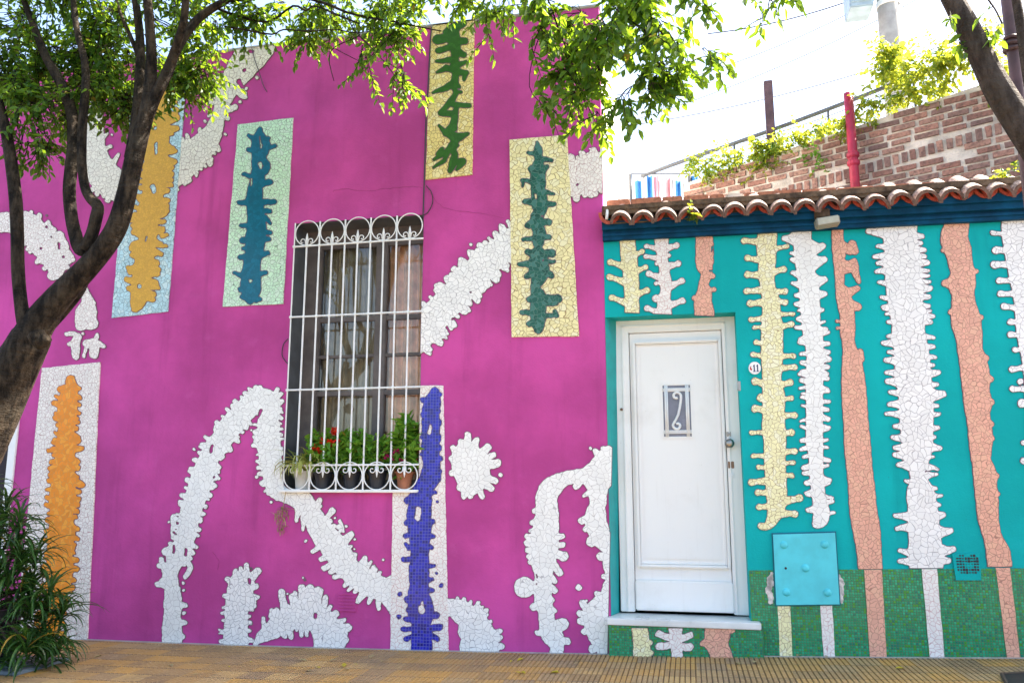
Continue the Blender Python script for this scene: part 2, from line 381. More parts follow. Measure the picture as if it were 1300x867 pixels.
def pavingmat():
    m, nt, b = newmat('ribbed_yellow_paving'); v = coords(nt)
    sc = N(nt, 'ShaderNodeVectorMath', operation='MULTIPLY'); sc.inputs[1].default_value = (5, 5, 0); nt.links.new(v, sc.inputs[0])
    fl = N(nt, 'ShaderNodeVectorMath', operation='FLOOR'); nt.links.new(sc.outputs[0], fl.inputs[0])
    fr = N(nt, 'ShaderNodeVectorMath', operation='FRACTION'); nt.links.new(sc.outputs[0], fr.inputs[0])
    wn = N(nt, 'ShaderNodeTexWhiteNoise', noise_dimensions='2D'); nt.links.new(fl.outputs[0], wn.inputs['Vector'])
    rp = N(nt, 'ShaderNodeValToRGB'); el = rp.color_ramp.elements
    cs = [(.25, .16, .07), (.37, .225, .08), (.44, .25, .06), (.28, .19, .10), (.46, .30, .11)]
    for i in range(3): el.new(.5)
    for i, e in enumerate(el): e.position = i/4; 
    for i, e in enumerate(el): e.color = rgba(cs[i])
    nt.links.new(wn.outputs['Value'], rp.inputs[0])
    n1 = noise(nt, v, 3, 6, .65); n2 = noise(nt, v, 45, 4, .6)
    c = mixc(nt, math_(nt, 'MULTIPLY', smooth(nt, n1.outputs[0], .45, .75), .65), rp.outputs[0], (.13, .10, .075))
    c = mixc(nt, math_(nt, 'MULTIPLY', smooth(nt, n2.outputs[0], .5, .7), .5), c, (.52, .38, .2))
    s = N(nt, 'ShaderNodeSeparateXYZ'); nt.links.new(fr.outputs[0], s.inputs[0])
    d = math_(nt, 'MINIMUM', s.outputs[1], math_(nt, 'SUBTRACT', 1, s.outputs[1]))
    c = mixc(nt, smooth(nt, d, .012, .03), (.07, .055, .04), c)
    nt.links.new(c, b.inputs['Base Color']); b.inputs['Roughness'].default_value = .8
    nt.links.new(bump(nt, n2.outputs[0], .5, .004), b.inputs['Normal']); return m
M['paving'] = pavingmat()
M['groove'] = plain('dark_groove', (.055, .042, .03), .95, bmp=.5)  # darker floor of the paving grooves
M['asphalt'] = plain('asphalt', (.055, .055, .055), .9, var=.2, bmp=1, bscale=90)
M['earth'] = plain('distant_ground', (.16, .14, .11), .95, var=.2, bmp=0)
M['kerb'] = plain('granite_kerb', (.3, .3, .29), .85, var=.2, bmp=.5)
EXPO, WBT, WBI = 2.48, 6700, 10
# ---------------------------------------------------------------- mosaic outlines: rounded strokes melted together, then contoured
def field_contours(caps, holes=(), clips=(), k=1.6, step=1.0, wob=.7, seed=0, grow=0.0):
    a = np.array([[c[0]-c[2], c[1]-c[2], c[0]+c[2], c[1]+c[2]] for q in caps for c in q])
    x0, y0 = a[:, 0].min()-5, a[:, 1].min()-5; x1, y1 = a[:, 2].max()+5, a[:, 3].max()+5
    nx, ny = int((x1-x0)/step)+2, int((y1-y0)/step)+2
    gx = x0+np.arange(nx)*step; gy = y0+np.arange(ny)*step
    F = np.full((ny, nx), 50.0)
    ph = seed*1.7
    def dcap(p, q, X, Y):
        X = X+wob*(np.sin(Y*.41+ph)*.6+np.sin(Y*.97+X*.3+ph*2)*.4); Y = Y+wob*(np.sin(X*.47+ph*3)*.6+np.sin(X*1.05+Y*.2)*.4)
        vx, vy = q[0]-p[0], q[1]-p[1]; L = vx*vx+vy*vy
        t = np.clip(((X-p[0])*vx+(Y-p[1])*vy)/L, 0, 1) if L > 1e-9 else 0*X
        return np.hypot(X-p[0]-t*vx, Y-p[1]-t*vy)-(p[2]+(q[2]-p[2])*t)
    def win(p, q, m):
        r = max(p[2], q[2])+m
        i0 = max(0, int((min(p[0], q[0])-r-x0)/step)); i1 = min(nx, int((max(p[0], q[0])+r-x0)/step)+2)
        j0 = max(0, int((min(p[1], q[1])-r-y0)/step)); j1 = min(ny, int((max(p[1], q[1])+r-y0)/step)+2)
        return i0, i1, j0, j1
    for ch in caps:
        segs = list(zip(ch[:-1], ch[1:])) if len(ch) > 1 else [(ch[0], ch[0])]
        G = np.full((ny, nx), 50.0)
        bb = [nx, 0, ny, 0]
        for p, q in segs:
            i0, i1, j0, j1 = win(p, q, 8); X, Y = np.meshgrid(gx[i0:i1], gy[j0:j1])
            G[j0:j1, i0:i1] = np.minimum(G[j0:j1, i0:i1], dcap(p, q, X, Y))
            bb = [min(bb[0], i0), max(bb[1], i1), min(bb[2], j0), max(bb[3], j1)]
        i0, i1, j0, j1 = bb; A = F[j0:j1, i0:i1]; B = G[j0:j1, i0:i1]
        h = np.maximum(k-np.abs(A-B), 0)/k
        F[j0:j1, i0:i1] = np.minimum(A, B)-h*h*k/4
    for ch in holes:
        segs = list(zip(ch[:-1], ch[1:])) if len(ch) > 1 else [(ch[0], ch[0])]
        for p, q in segs:
            i0, i1, j0, j1 = win(p, q, 8)
            if i1 <= i0 or j1 <= j0: continue
            X, Y = np.meshgrid(gx[i0:i1], gy[j0:j1])
            F[j0:j1, i0:i1] = np.maximum(F[j0:j1, i0:i1], -dcap(p, q, X, Y))
    X, Y = np.meshgrid(gx, gy)
    for (px, py, nx_, ny_) in clips:              # keep the side (nx, ny) points to
        F = np.maximum(F, -((X-px)*nx_+(Y-py)*ny_))
    F = F-grow
    F[0, :] = F[-1, :] = 9; F[:, 0] = F[:, -1] = 9
    ins = F < 0
    cell = ins[:-1, :-1].astype(int)+ins[:-1, 1:]*2+ins[1:, 1:]*4+ins[1:, :-1]*8
    nxt = {}
    TAB = {1: [(3, 0)], 2: [(0, 1)], 3: [(3, 1)], 4: [(1, 2)], 5: [(3, 0), (1, 2)], 6: [(0, 2)], 7: [(3, 2)], 8: [(2, 3)], 9: [(2, 0)],
           10: [(0, 1), (2, 3)], 11: [(2, 1)], 12: [(1, 3)], 13: [(1, 0)], 14: [(0, 3)]}
    def eid(j, i, e): return (('h', j, i), ('v', j, i+1), ('h', j+1, i), ('v', j, i))[e]
    js, is_ = np.nonzero((cell > 0) & (cell < 15))
    for j, i in zip(js.tolist(), is_.tolist()):
        for s, e in TAB[int(cell[j, i])]: nxt[eid(j, i, s)] = eid(j, i, e)
    def pos(e):
        t, j, i = e
        if t == 'h': f0, f1 = F[j, i], F[j, i+1]; u = f0/(f0-f1); return (gx[i]+u*step, gy[j])
        f0, f1 = F[j, i], F[j+1, i]; u = f0/(f0-f1); return (gx[i], gy[j]+u*step)
    loops = []
    while nxt:
        s = next(iter(nxt)); L = []; e = s
        while e in nxt: L.append(pos(e)); e = nxt.pop(e)
        if len(L) < 5: continue
        # drop nearly straight points
        out = [(float(L[0][0]), float(L[0][1]))]; n = len(L)
        for q in range(1, n):
            a = out[-1]; b = L[q]; c = L[(q+1) % n]
            ar = abs((b[0]-a[0])*(c[1]-a[1])-(b[1]-a[1])*(c[0]-a[0])); ln = math.hypot(c[0]-a[0], c[1]-a[1])+1e-9
            if ar/ln > .10 or math.hypot(b[0]-a[0], b[1]-a[1]) > 6: out.append((float(b[0]), float(b[1])))
        if len(out) >= 4: loops.append(out)
    return loops
def area(L): return .5*sum(L[i-1][0]*L[i][1]-L[i][0]*L[i-1][1] for i in range(len(L)))
def inside(p, L):
    c = False
    for i in range(len(L)):
        (xa, ya), (xb, yb) = L[i-1], L[i]
        if (ya > p[1]) != (yb > p[1]) and p[0] < (xb-xa)*(p[1]-ya)/(yb-ya)+xa: c = not c
    return c
def to_wall(L, Y=D): return [(q.x, q.z) for q in (P(x, y, Y) for x, y in L)]
def mosaic_mesh(name, mat, parent, caps, holes=(), clips=(), thick=.008, k=1.6, wob=.7, label=None, Y=D, seed=0, step=1.0, rim='rim'):
    mb = MB()
    for lay, grow in ((0, 0.0), (1, .75)):               # the tiles, and a dark rim of bedding with the edge shadow painted in
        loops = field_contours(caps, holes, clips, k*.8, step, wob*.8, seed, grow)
        # loops come back with the inside on a fixed hand; the biggest gives the sign of an outline
        big = max(loops, key=lambda L: abs(area(L))); sg = 1 if area(big) > 0 else -1
        outs = [L for L in loops if area(L)*sg > 0 and abs(area(L)) > 3]; ins_ = [L for L in loops if area(L)*sg < 0 and abs(area(L)) > 2.5]
        for o in outs:
            hs = [h for h in ins_ if inside(h[0], o)]
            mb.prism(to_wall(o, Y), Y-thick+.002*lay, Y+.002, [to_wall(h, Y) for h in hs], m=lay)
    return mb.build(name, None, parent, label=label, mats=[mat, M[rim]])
def fringe(path, side, gap, ln, r, seed, start=0, end=1, jit=.5, lean=0):
    """short rounded fingers along one side of a stroke"""
    g = random.Random(seed); out = []; acc = 0; nextat = start*0+g.random()*gap
    tot = sum(math.hypot(b[0]-a[0], b[1]-a[1]) for a, b in zip(path[:-1], path[1:])); run = 0
    for a, b in zip(path[:-1], path[1:]):
        L = math.hypot(b[0]-a[0], b[1]-a[1])
        if L < 1e-6: continue
        tx, ty = (b[0]-a[0])/L, (b[1]-a[1])/L; nx_, ny_ = -ty*side, tx*side
        while nextat < run+L:
            u = (nextat-run)/L; f = nextat/tot
            if start <= f <= end:
                cx, cy, w = a[0]+(b[0]-a[0])*u, a[1]+(b[1]-a[1])*u, a[2]+(b[2]-a[2])*u
                l = ln*(1.25-1.6*jit*g.random()); rr = r*(.65+.85*g.random()); le = (g.random()-.5)*1.3+lean
                out.append([(cx+nx_*w*.5, cy+ny_*w*.5, rr*1.5), (cx+nx_*(w+l)+tx*le*l, cy+ny_*(w+l)+ty*le*l, rr)])
            nextat += gap*(.5+1.0*g.random())
        run += L
    return out
def tips(path, pts, back=.25, club=True):
    """fingers from the stroke's spine out to given tip points (x, y, r)"""
    out = []
    for t in pts:
        x, y, r = t[:3]; dy = t[3] if len(t) > 3 else 0
        best = min(path, key=lambda q: (q[0]-x)**2*.15+(q[1]-(y+dy))**2)
        bx, by = best[0], y+dy
        if club: out.append([(bx+(x-bx)*back, by+(y-by)*back, r*1.3), (bx+(x-bx)*.62, by+(y-by)*.62, r*.9), (x-(x-bx)*.2, y-(y-by)*.2, r*.74), (x, y, r)])
        else: out.append([(bx+(x-bx)*.5, by+(y-by)*.5-dy*.2, r*2.3), (bx+(x-bx)*.78, by+(y-by)*.78, r*1.25), (x, y, r*.85)])
    return out
def drops(pts): return [[(x, y, r)] for x, y, r in pts]
def C(*p): return [list(map(float, q)) for q in p]
def S(*p, n=4): return [tuple(q) for q in catmull(p, n)]
def quad_panel(name, mat, parent, pts, thick=.012, label=None, Y=D, seed=0):
    """a tiled rectangle whose cut edge is slightly uneven"""
    g = random.Random(seed); out = []
    for a, b in zip(pts, pts[1:]+pts[:1]):
        n = max(2, int(math.hypot(b[0]-a[0], b[1]-a[1])/9))
        for i in range(n):
            t = i/n; j = .35 if i else 0
            out.append((a[0]+(b[0]-a[0])*t+g.uniform(-j, j), a[1]+(b[1]-a[1])*t+g.uniform(-j, j)))
    return MB().prism(to_wall(out, Y), Y-thick, Y+.002).build(name, mat, parent, label=label)

# ---------------------------------------------------------------- the purple house
purple = empty('purple_house', (-3, D, gz(-3)), 'tall magenta purple house front with mosaic panels and one barred window', 'house')
XR = -.604                                              # its right corner
topz = 5.248
zb = lambda x: gz(x)-.25
win = [(374.4, 284), (538.2, 272.6), (531.2, 622.5), (357.2, 623.5)]
wq = to_wall(win); wxa, wxb = (wq[0][0]+wq[3][0])/2, (wq[1][0]+wq[2][0])/2; wza, wzb = (wq[2][1]+wq[3][1])/2, (wq[0][1]+wq[1][1])/2
winw = [(wxa, wzb), (wxb, wzb), (wxb, wza), (wxa, wza)]
door_l = [(-3.0, 0)]
dl = to_wall([(21.5, 508), (-5, 818), (-125, 818), (-115, 470)])
dl[2] = (dl[1][0]-1.0, dl[1][1]); dl[3] = (dl[1][0]-1.0, dl[0][1]); dl[0] = (dl[1][0], dl[0][1])
dzb = gz(dl[0][0])-.02
dl = [(dl[0][0], dl[0][1]), (dl[0][0], dzb), (dl[3][0], dzb), (dl[3][0], dl[0][1])]
outer = [(-12, zb(-5)-.3), (XR, zb(-.6)), (XR, topz+.0)]
top_pts = [(-1.6, topz-.006), (-2.4, topz+.004), (-3.3, topz-.004), (-4.4, topz+.003), (-5.4, topz-.006), (-7, topz), (-12, topz)]
outer += top_pts
WT = .28
MB().prism(outer, D, D+WT, [winw[::-1], dl[::-1]]).build('wall', M['purple'], purple)
b = MB()
b.box((XR-.28, D+WT, -1.3), (XR, D+5, topz)); b.box((-12, D+5, -1.3), (XR, D+5.25, topz-.3)); b.box((-12, D+WT, -1.3), (-11.75, D+5, topz-.3))
b.build('side_wall', M['purple'], purple)
MB().box((XR-.01, D+.035, 3.3), (XR+.006, D+5.0, topz-.02)).build('end_wall', M['whitewash'], purple, label='sunlit whitewashed end wall above the clay tiles')
MB().box((-11.75, D+WT, 4.55), (XR-.28, D+5, 4.75)).build('roof', M['concrete'], purple)
MB().bbox((-12, D-.012, topz), (XR+.012, D+WT, topz+.028), .006).build('parapet_cap', M['concrete'], purple)
MB().box((-12, D-.02, gz(-9)-.1), (-5.3, D, gz(-9)+.0)).build('plinth_strip', M['concrete'], purple)

# window: casements, glass and curtains set deep in the wall
WY = D+.25
wx0, wx1 = winw[3][0], winw[1][0]; wz0, wz1 = min(winw[2][1], winw[3][1]), winw[0][1]
wroot = MB()
xs = [P(x, 450, WY).x for x in (386, 404, 474, 489)]; xs = [wx0-.01, xs[1], xs[2], xs[3]]
zt = [P(440, y, WY).z for y in (405, 452, 499)]
for xa, xb in ((wx0-.02, xs[1]), (xs[2], xs[3]), (wx1-.045, wx1+.02)): wroot.bbox((xa, WY, wz0-.01), (xb, WY+.06, wz1+.01), .005)
for z0, z1 in ((wz0-.02, wz0+.09), (wz1-.17, wz1+.02), (zt[0]-.022, zt[0]+.022), (zt[1]-.014, zt[1]+.014), (zt[2]-.022, zt[2]+.022)):
    wroot.bbox((wx0, WY+.008, z0), (wx1, WY+.055, z1), .004)
window = wroot.build('window', M['casement'], purple)
b = MB()
for xa, xb in ((xs[1], xs[2]), (xs[3], wx1-.045)): b.box((xa-.005, WY+.028, wz0+.05), (xb+.005, WY+.032, wz1-.1))
b.build('glass_pane', M['glass'], window)
def curtain(x0, x1, mat, seed, lab, zlo, zhi):
    g = random.Random(seed); n = 90; m = 14; vs = []; fs = []
    ph = [g.uniform(0, 6) for _ in range(4)]
    for j in range(m+1):
        z = zlo+(zhi-zlo)*j/m
        for i in range(n+1):
            u = i/n; x = x0+(x1-x0)*u
            y = WY+.12+.022*math.sin(u*46+ph[0]+.4*math.sin(z*2+ph[2]))+.012*math.sin(u*21+ph[1]+z*.8)
            vs.append((x, y, z))
    for j in range(m):
        for i in range(n): a = j*(n+1)+i; fs.append((a, a+1, a+n+2, a+n+1))
    return mesh('curtain', vs, fs, mat, window, True, label=lab)
curtain(wx0+.02, xs[2]+.05, M['curtain'], 1, 'dull olive brown pleated curtain', wz0, wz1)
curtain(xs[3]-.06, wx1+.02, M['curtain2'], 2, 'pleated curtain coloured with a warm reflection, lighter than the other', wz0, wz1)
b = MB()
b.prism([(wx0-.03, wz0-.03), (wx1+.03, wz0-.03), (wx1+.03, wz1+.03), (wx0-.03, wz1+.03)], D+.004, WY-.001, [[(wx0+.004, wz0+.004), (wx0+.004, wz1-.004), (wx1-.004, wz1-.004), (wx1-.004, wz0+.004)]])
b.build('window_reveal', M['reveal'], window)
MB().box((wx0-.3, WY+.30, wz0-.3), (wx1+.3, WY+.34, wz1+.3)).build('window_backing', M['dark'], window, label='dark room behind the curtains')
MB().bbox((wx0-.004, D-.058, wz0-.012), (wx1+.004, WY, wz0+.010), .004).build('window_sill', M['white_paint'], window, label='white sill carrying the flowerpots')

# white iron grille, each bar and ring a piece of its own
GY = D-.045
gl, gr = P(373.5, 300, GY).x+.005, P(537, 300, GY).x
zr = [P(450, y, GY).z for y in (279, 308.5, 399, 493, 590, 622.5)]
grille = empty('window_grille', (0, 0, 0), 'white iron window grille with rings and scrolls'); grille.parent = purple
for i, z in enumerate(zr):
    if i == 0: continue
    MB().bbox((gl-.004, GY-.007, z-.007), (gr+.004, GY+.007, z+.007), .002).build('rail', M['white_iron'], grille)
nb = 10; px = [gl+(gr-gl)*i/nb for i in range(nb+1)]
for i in range(nb+1):
    tall = i % 2 == 0
    if i == nb: continue
    hi = zr[0]+.006 if tall else zr[1]+.115; lo = zr[5] if tall else zr[4]-.10
    m_ = MB(); r_ = .0078 if i else .006
    if tall: m_.tube([(px[i], GY+.001, lo), (px[i], GY+.001, hi)], r_, 8)
    else:
        m_.tube([(px[i], GY+.001, lo), (px[i], GY+.001, lo+.03), (px[i], GY+.001, lo+.055), (px[i], GY+.001, lo+.075), (px[i], GY+.001, hi-.075), (px[i], GY+.001, hi-.055), (px[i], GY+.001, hi-.03), (px[i], GY+.001, hi)],
                [.002, .009, .013, r_, r_, .013, .009, .002], 8)
    for z in zr[1:5]: m_.bbox((px[i]-.012, GY-.0115, z-.0105), (px[i]+.012, GY+.0115, z+.0105), .003)
    m_.build('bar', M['white_iron'], grille, smooth=False)
rr = (px[2]-px[0])/2-.007
for row, (zc, up) in enumerate(((zr[1]+rr+.006, 1), (zr[5]+rr+.006, -1))):
    for i in range(5):
        cx = (px[2*i]+px[2*i+2])/2
        m_ = MB(); n = 36
        ringp = [(cx+rr*math.cos(2*math.pi*k/n), GY-.002, zc+rr*math.sin(2*math.pi*k/n)) for k in range(n+1)]
        m_.tube(ringp, .0052, 6, cap=False)
        m_.build('ring', M['white_iron'], grille, smooth=True)
        m_ = MB(); zs = zr[1] if up > 0 else zr[4]
        for sd in (-1, 1):
            pts = []
            for k in range(22):
                a = k/21*5.6; q = .028*(1-a/7.6)
                pts.append((cx+sd*(.012+.027-q*math.cos(a)*.95), GY-.003, zs+up*(.044+q*math.sin(a)-.004)))
            pts = [(cx+sd*.010, GY-.003, zs+up*.012)]+pts
            m_.tube(pts, .0046, 6)
        m_.build('scroll', M['white_iron'], grille, smooth=True)

# doorway at the far left, mostly hidden by the tree
df = MB(); x0, x1, z0, z1 = dl[2][0], dl[0][0], dzb, dl[0][1]
for a, c in (((x1-.075, D-.018, z0), (x1+.004, D+.10, z1)), ((x0-.004, D-.018, z0), (x0+.075, D+.10, z1)), ((x0+.075, D-.018, z1-.075), (x1-.075, D+.10, z1+.002))): df.bbox(a, c, .004)
dway = df.build('door_frame', M['white_paint'], purple, label='white frame of the door at the left edge')
lf = MB(); lf.bbox((x0+.075, D+.12, z0), (x1-.075, D+.16, z1-.07), .004)
for k in range(2): lf.bbox((x0+.17+k*.38, D+.108, z0+.2), (x0+.45+k*.38, D+.125, z1-.3), .006)
lf.build('door', M['dark'], dway, label='dark door leaf')
vb = MB(); a, c = P(428, 776), P(454, 752)
vb.bbox((a.x, D-.006, a.z), (c.x, D+.01, c.z), .002)
for k in range(6):
    z = a.z+(c.z-a.z)*(k+.5)/6; vb.bbox((a.x+.008, D-.014, z-.006), (c.x-.008, D-.002, z+.006), .002)
vb.build('vent_grille', M['purple'], purple, label='small purple painted wall vent')

gcr = random.Random(2)
for pts in ([(422,243),(440,240),(462,243),(490,240),(515,237),(536,238)], [(545,243),(552,254),(565,264),(590,269),(615,272),(640,277)], [(594,330),(592,348),(596,362)], [(270,700),(278,712),(276,724)]):
    row = catmull(pts, 5); row = [(x+gcr.uniform(-.7, .7), y+gcr.uniform(-.7, .7)) for x, y in row]; k = MB()
    k.tube([P(x, y, D-.0005) for x, y in row], [.0006+.0014*gcr.random() for _ in row], 4)
    k.build('crack', plain('crack_in_plaster', (.22, .03, .11), .9, bmp=0), purple)
# --- mosaics on the purple wall
WH = M['white_tile']; cornerclip = (776.2, 600, -1, -.0224)
# white arc high on the left
arc = S((117,133,13),(118,165,14),(120,195,16),(130,220,20),(150,236,20),(182,236,20),(212,223,20),(236,206,19),(255,189,17),(270,170,12),(279,145,8),(285,124,11),(298,101,15),(312,80,19),(327,62,20),(333,48,20))
mosaic_mesh('mosaic_band', M['bone_arc'], purple, [arc]+fringe(arc[8:], 1, 7, 4, 2, 3, .1, .55)+
    [[(131,175,2.5),(137,170,1.6)],[(133,190,2.5),(141.6,186.5,2)],[(145,206,3),(151,197,2)],[(125,240,3),(124,248,2.2)],[(133,242,3),(132,250,2)],[(138,246,3),(138,256,2.4)],[(146,245,3),(146,254,2)],
     [(272,180,5),(277,190,3.6)],[(262,196,5),(267,209,3)],[(252,203,4),(255,214,2.6)],[(246,209,4),(249.6,219.6,2.6)],[(238,214,4),(240,225,2.5)],[(229,219,4),(229,231,3)],
     [(240,186,4),(238,172,2.3)],[(234,188,4),(232,177,2)],[(286,141,4),(299,137,3.6)],[(280,124,4),(270,116,4)],[(300,112,6),(309,121,5)],[(288,104,6),(280,99,5)],[(256,176,3),(254,164,2)]]+
    drops([(142.5,172,1.3),(326.5,99.6,2.2),(313,113.5,2),(312,124.5,2.5),(305,130,2),(289.5,151,3),(286.5,171.6,1.8),(268.5,131,4),(270,102.6,1.5),(276,106,1.8),(266,147,2.6),(261,155,2),(278,89,1.3),(95,206,1.6),(94,215,1.4),(93,227,1.8)]),
    holes=[[(311,90,2.8)],[(317,66,2.4),(321,66,2.4)],[(304,104,3.6),(308,111,2.5)]], clips=[(325,60.5,.12,1)], label='bone white mosaic arc swinging up to the parapet', seed=1)
# white band behind the tree
band = S((-6,283,12),(15,283,13),(35,287,17),(54,309,17),(69,330,14),(72,345,9),(66,351,5))
mosaic_mesh('mosaic_band', M['bone'], purple, [band, [(86,328,8),(76,318,8)]]+fringe(band, -1, 8, 5, 2.4, 5, .35, .95)+fringe(band, -1, 8, 4, 2.4, 8, .3, .9)+fringe(band, 1, 12, 4, 2, 6, .3, .9)+
    [[(46,306,3),(35.5,317,2.2)],[(50,318,5),(53,331,4)],[(76,300,6),(84,314,4)],[(84,318,4),(93,330,3)]]+drops([(57,341,2.8),(60,274,1),(78,300,2.4)]),
    holes=[[(53,315.5,2)],[(75,310,2),(76,316,1.6)],[(60,289,2)],[(81,326,2)],[(66,301,1.5)]], label='bone white mosaic band behind the tree', seed=2)
mosaic_mesh('mosaic_band', M['bone'], purple, [S((103,350,4),(107,364,3),(112,384,8),(110,400,13),(104,412,8)), [(107,398,11),(116,410,9)], [(96,424,3),(85,424,2.4)],
    [(99,428,5),(96,437,6),(97,452,4.5)],[(95,436,4),(89,437,2.6)],[(111,436,5),(120,437,7),(120,450,5.5)],[(122,434,4),(132,440,2.6)],[(122,431,3),(124,425,2.2)],[(110,440,1.8),(107,453,1.8)],[(106,424,1.8)],[(112,378,3),(119,386,3)]],
    label='broken white mosaic figure under the tree limb', seed=3, k=1.0)
# pale blue panel with an ochre figure
pb = quad_panel('mosaic_panel', M['paleblue'], purple, [(167.5,122),(235.9,113),(214,395.7),(142.8,404)], label='pale blue mosaic panel with an ochre figure', seed=4)
g = S((210,118,12),(206,135,12),(204,156,13),(201,189,14),(198,221,15),(195,250,13),(189,275,14),(189,300,11),(185,328,12),(180,357,11),(178,378,11),(173,392,5))
mosaic_mesh('mosaic_figure', M['gold'], pb, [g]+fringe(g, 1, 9, 6, 3, 11, .02, .95)+fringe(g, -1, 8, 7, 3, 12, .02, .95)+[[(207,300,3),(213,299,2)],[(200,312,3),(212,313,2)],[(190,365,3),(202,366,2.6)],[(176,280,4),(168,279,4)],[(175,346,3),(166,346,3)]],
    holes=[[(199.6,184,2.6),(199,196,2)],[(195,238,4),(197,244,3)],[(178,364,3.2)],[(187,302,1.6),(186.5,307,1.2)],[(198,164,2.6)],[(221,140,3),(214,142,1.5)]], thick=.0165, seed=4)
# mint panel, petrol figure
mp_ = quad_panel('mosaic_panel', M['mint'], purple, [(302.7,158.9),(372.8,150.5),(360.1,386),(283.6,389.7)], label='mint mosaic panel with a petrol blue figure', seed=5)
mosaic_mesh('mosaic_figure', M['petrol'], mp_, [S((332,164,2),(329,174,5.5),(326,186,6),(330,196,9),(328.5,206,8)), S((333,172,3),(340,184,4),(336,194,6)), S((336,206,4),(341,210,3.4),(337,218,5)),
    S((326,212,5),(328.5,224,9),(325.5,239,9),(324,254,10.5),(325.5,269,10.5),(327,287,12),(325.5,302,12.5),(324,320,11.5),(321,335,10.5),(319.5,350,12),(319.5,368,12.5),(318,381,5.5))]+
    [[(333,190,3),(349.5,186.5,2.4)],[(336,182,3),(342,177,2.4)],[(330,236,4),(343.5,232,3.6)],[(330,258,4),(349.5,257,3)],[(330,269,4),(344,269,2.6)],[(330,297,4),(344,296,2.6)],[(330,306,4),(342,304,3)],[(330,325,4),(341,322,2.6)],[(326,348,4),(339,347,2.4)],[(326,381,4),(331,380,2.6)],
     [(325,178,3),(316.5,173,2)],[(324,192,3),(316.5,191,2.6)],[(322,226,3),(310.5,222,2.2)],[(318,259,4),(304.5,258,2.6)],[(316,288,3),(307.5,287,2.4)],[(316,306,4),(309,306,4)],[(314,327,4),(306,327,3)],[(312,352,4),(298.5,347,1.8)],[(312,366,4),(306,368,3)],[(312,378,4),(309,377,3)],[(338,277,2.6),(344,284,2)],[(316,318,3),(310,316,2)]],
    holes=[[(331,174,.9),(332.5,188,1.6)],[(331.5,209,3.2),(332,214,2)],[(320,228,1.6),(320,236,1.4)],[(319,357,2.6)]], thick=.0165, seed=6)
# yellow panel up at the parapet, green zigzag
yp = quad_panel('mosaic_panel', M['yellow'], purple, [(548.4,33),(602.6,26),(599.9,222.4),(540.7,229)], label='butter yellow mosaic panel with a leaf green zigzag at the parapet', seed=7)
def Z(*p): return [tuple(q) for q in p]
zz = [Z((590,32,3),(577,37,6),(566,42,3)),Z((577,40,6),(576,52,8)),Z((556,52,6),(575,48,5)),Z((576,54,5),(591,53.5,4)),Z((578,50,6),(579.6,67,6),(589.5,71,3.5)),Z((557,66,3.5),(577,60,4)),Z((579,66,5),(578,77,4.5),(555,79.5,1.8)),
    Z((578,77,4),(578,87,6)),Z((555,93.5,1.2),(567,88,4),(578,91,3)),Z((578,86,4),(592,80,2)),Z((578,92,4),(592,94.4,3.6),(589.5,102,2)),Z((580,94,4),(577,107,4.5),(567,113,4),(550,119,1.3)),Z((577,106,4),(584,112,2)),Z((577,110,3.5),(579.6,119,3),(574,130,4)),Z((578,120,2),(586,118,1.6)),
    Z((575,134,3),(596,135.5,2.8)),Z((573,130,3.5),(560,145,3.2),(577,146,4)),Z((580,137,3),(578,150,4),(577,157,4.5),(578,165,3)),Z((558.5,161,1.8),(567,171,3.5),(577,174,5)),Z((577,158,3),(570,165,3),(576,175,3)),Z((576,176,5),(594.5,171,1.8)),Z((594,172,1.5),(580,178,4.5),(574.6,186,4),(569,193,3.5),(552,203.5,1.8)),
    Z((574,186,4),(578,198,4),(574.6,211,4.5),(572,218,3)),Z((568,196,3),(565,205,2.5),(551,213.5,1.4)),Z((575,208,3),(588,206,4.5),(581,216,2)),Z((562,190,2.4),(555,197,1.4)),Z((576,190,3),(582,186,1.6))]
mosaic_mesh('mosaic_figure', M['leafgreen'], yp, zz, thick=.0165, seed=7, k=2.2, wob=.5)
# cream and yellow panel, bottle green figure
cp = quad_panel('mosaic_panel', M['cream'], purple, [(647.2,178.4),(720.2,172.2),(735.3,427.1),(650,428.2)], label='cream mosaic panel with a bottle green figure', seed=8)
f1 = S((682.7,182,1.4),(683.6,193,5.5),(684,204,5),(683.6,216,8.5),(683.6,232,9.5),(683.6,243,8.5),(685,258,10.5),(686,268,8),(681,280,7.5),(685,296,8),(683.6,308,7),(683.6,315,4.5),(684,325,9.5),(684,338,13),(685,350,10.5),(680.5,364,6),(683.6,378,9.5),(683.6,392,10),(683.6,408,9),(683.6,419,5))
mosaic_mesh('mosaic_figure', M['bottle'], cp, [f1]+[[(686,203,4),(700.5,204.6,2)],[(680,215,4),(676,216,5)],[(678,196,2.5),(671,195,1.8)],[(678,232,3),(663,229.6,1.8)],[(664,230,1.8),(664,237,1.4)],[(688,244,4),(703,247,1.5)],[(690,216,4),(695,213,2.6)],[(680,257,5),(667,257,3)],[(690,260,4),(704,260,2.6)],[(680,280,4),(671,287,4)],[(687,283,4),(697,283,4)],
     [(680,303,3),(665,305,2.2)],[(688,302,4),(697.7,302,3)],[(678,322,4),(671,321,4)],[(690,323,4),(701,322,5)],[(676,336,5),(660,336,2.4)],[(693,333,3),(704,333,2)],[(678,346,4),(669,352,3)],[(690,344,5),(700,350,4)],[(688,380,5),(709,380,5)],[(676,379,4),(672,381,3)],[(690,384,5),(706,386,2.6)],[(678,398,4),(663,397,2.6)],[(690,402,3),(707,400,2.2)],[(705,396,2.4),(707,402,2.2)],[(676,410,4),(672,412,3)]],
    holes=[[(680,249,2),(681,253,1.5)],[(689,275,1.6)],[(690,331,1.6)]], thick=.0165, seed=9, k=1.2)
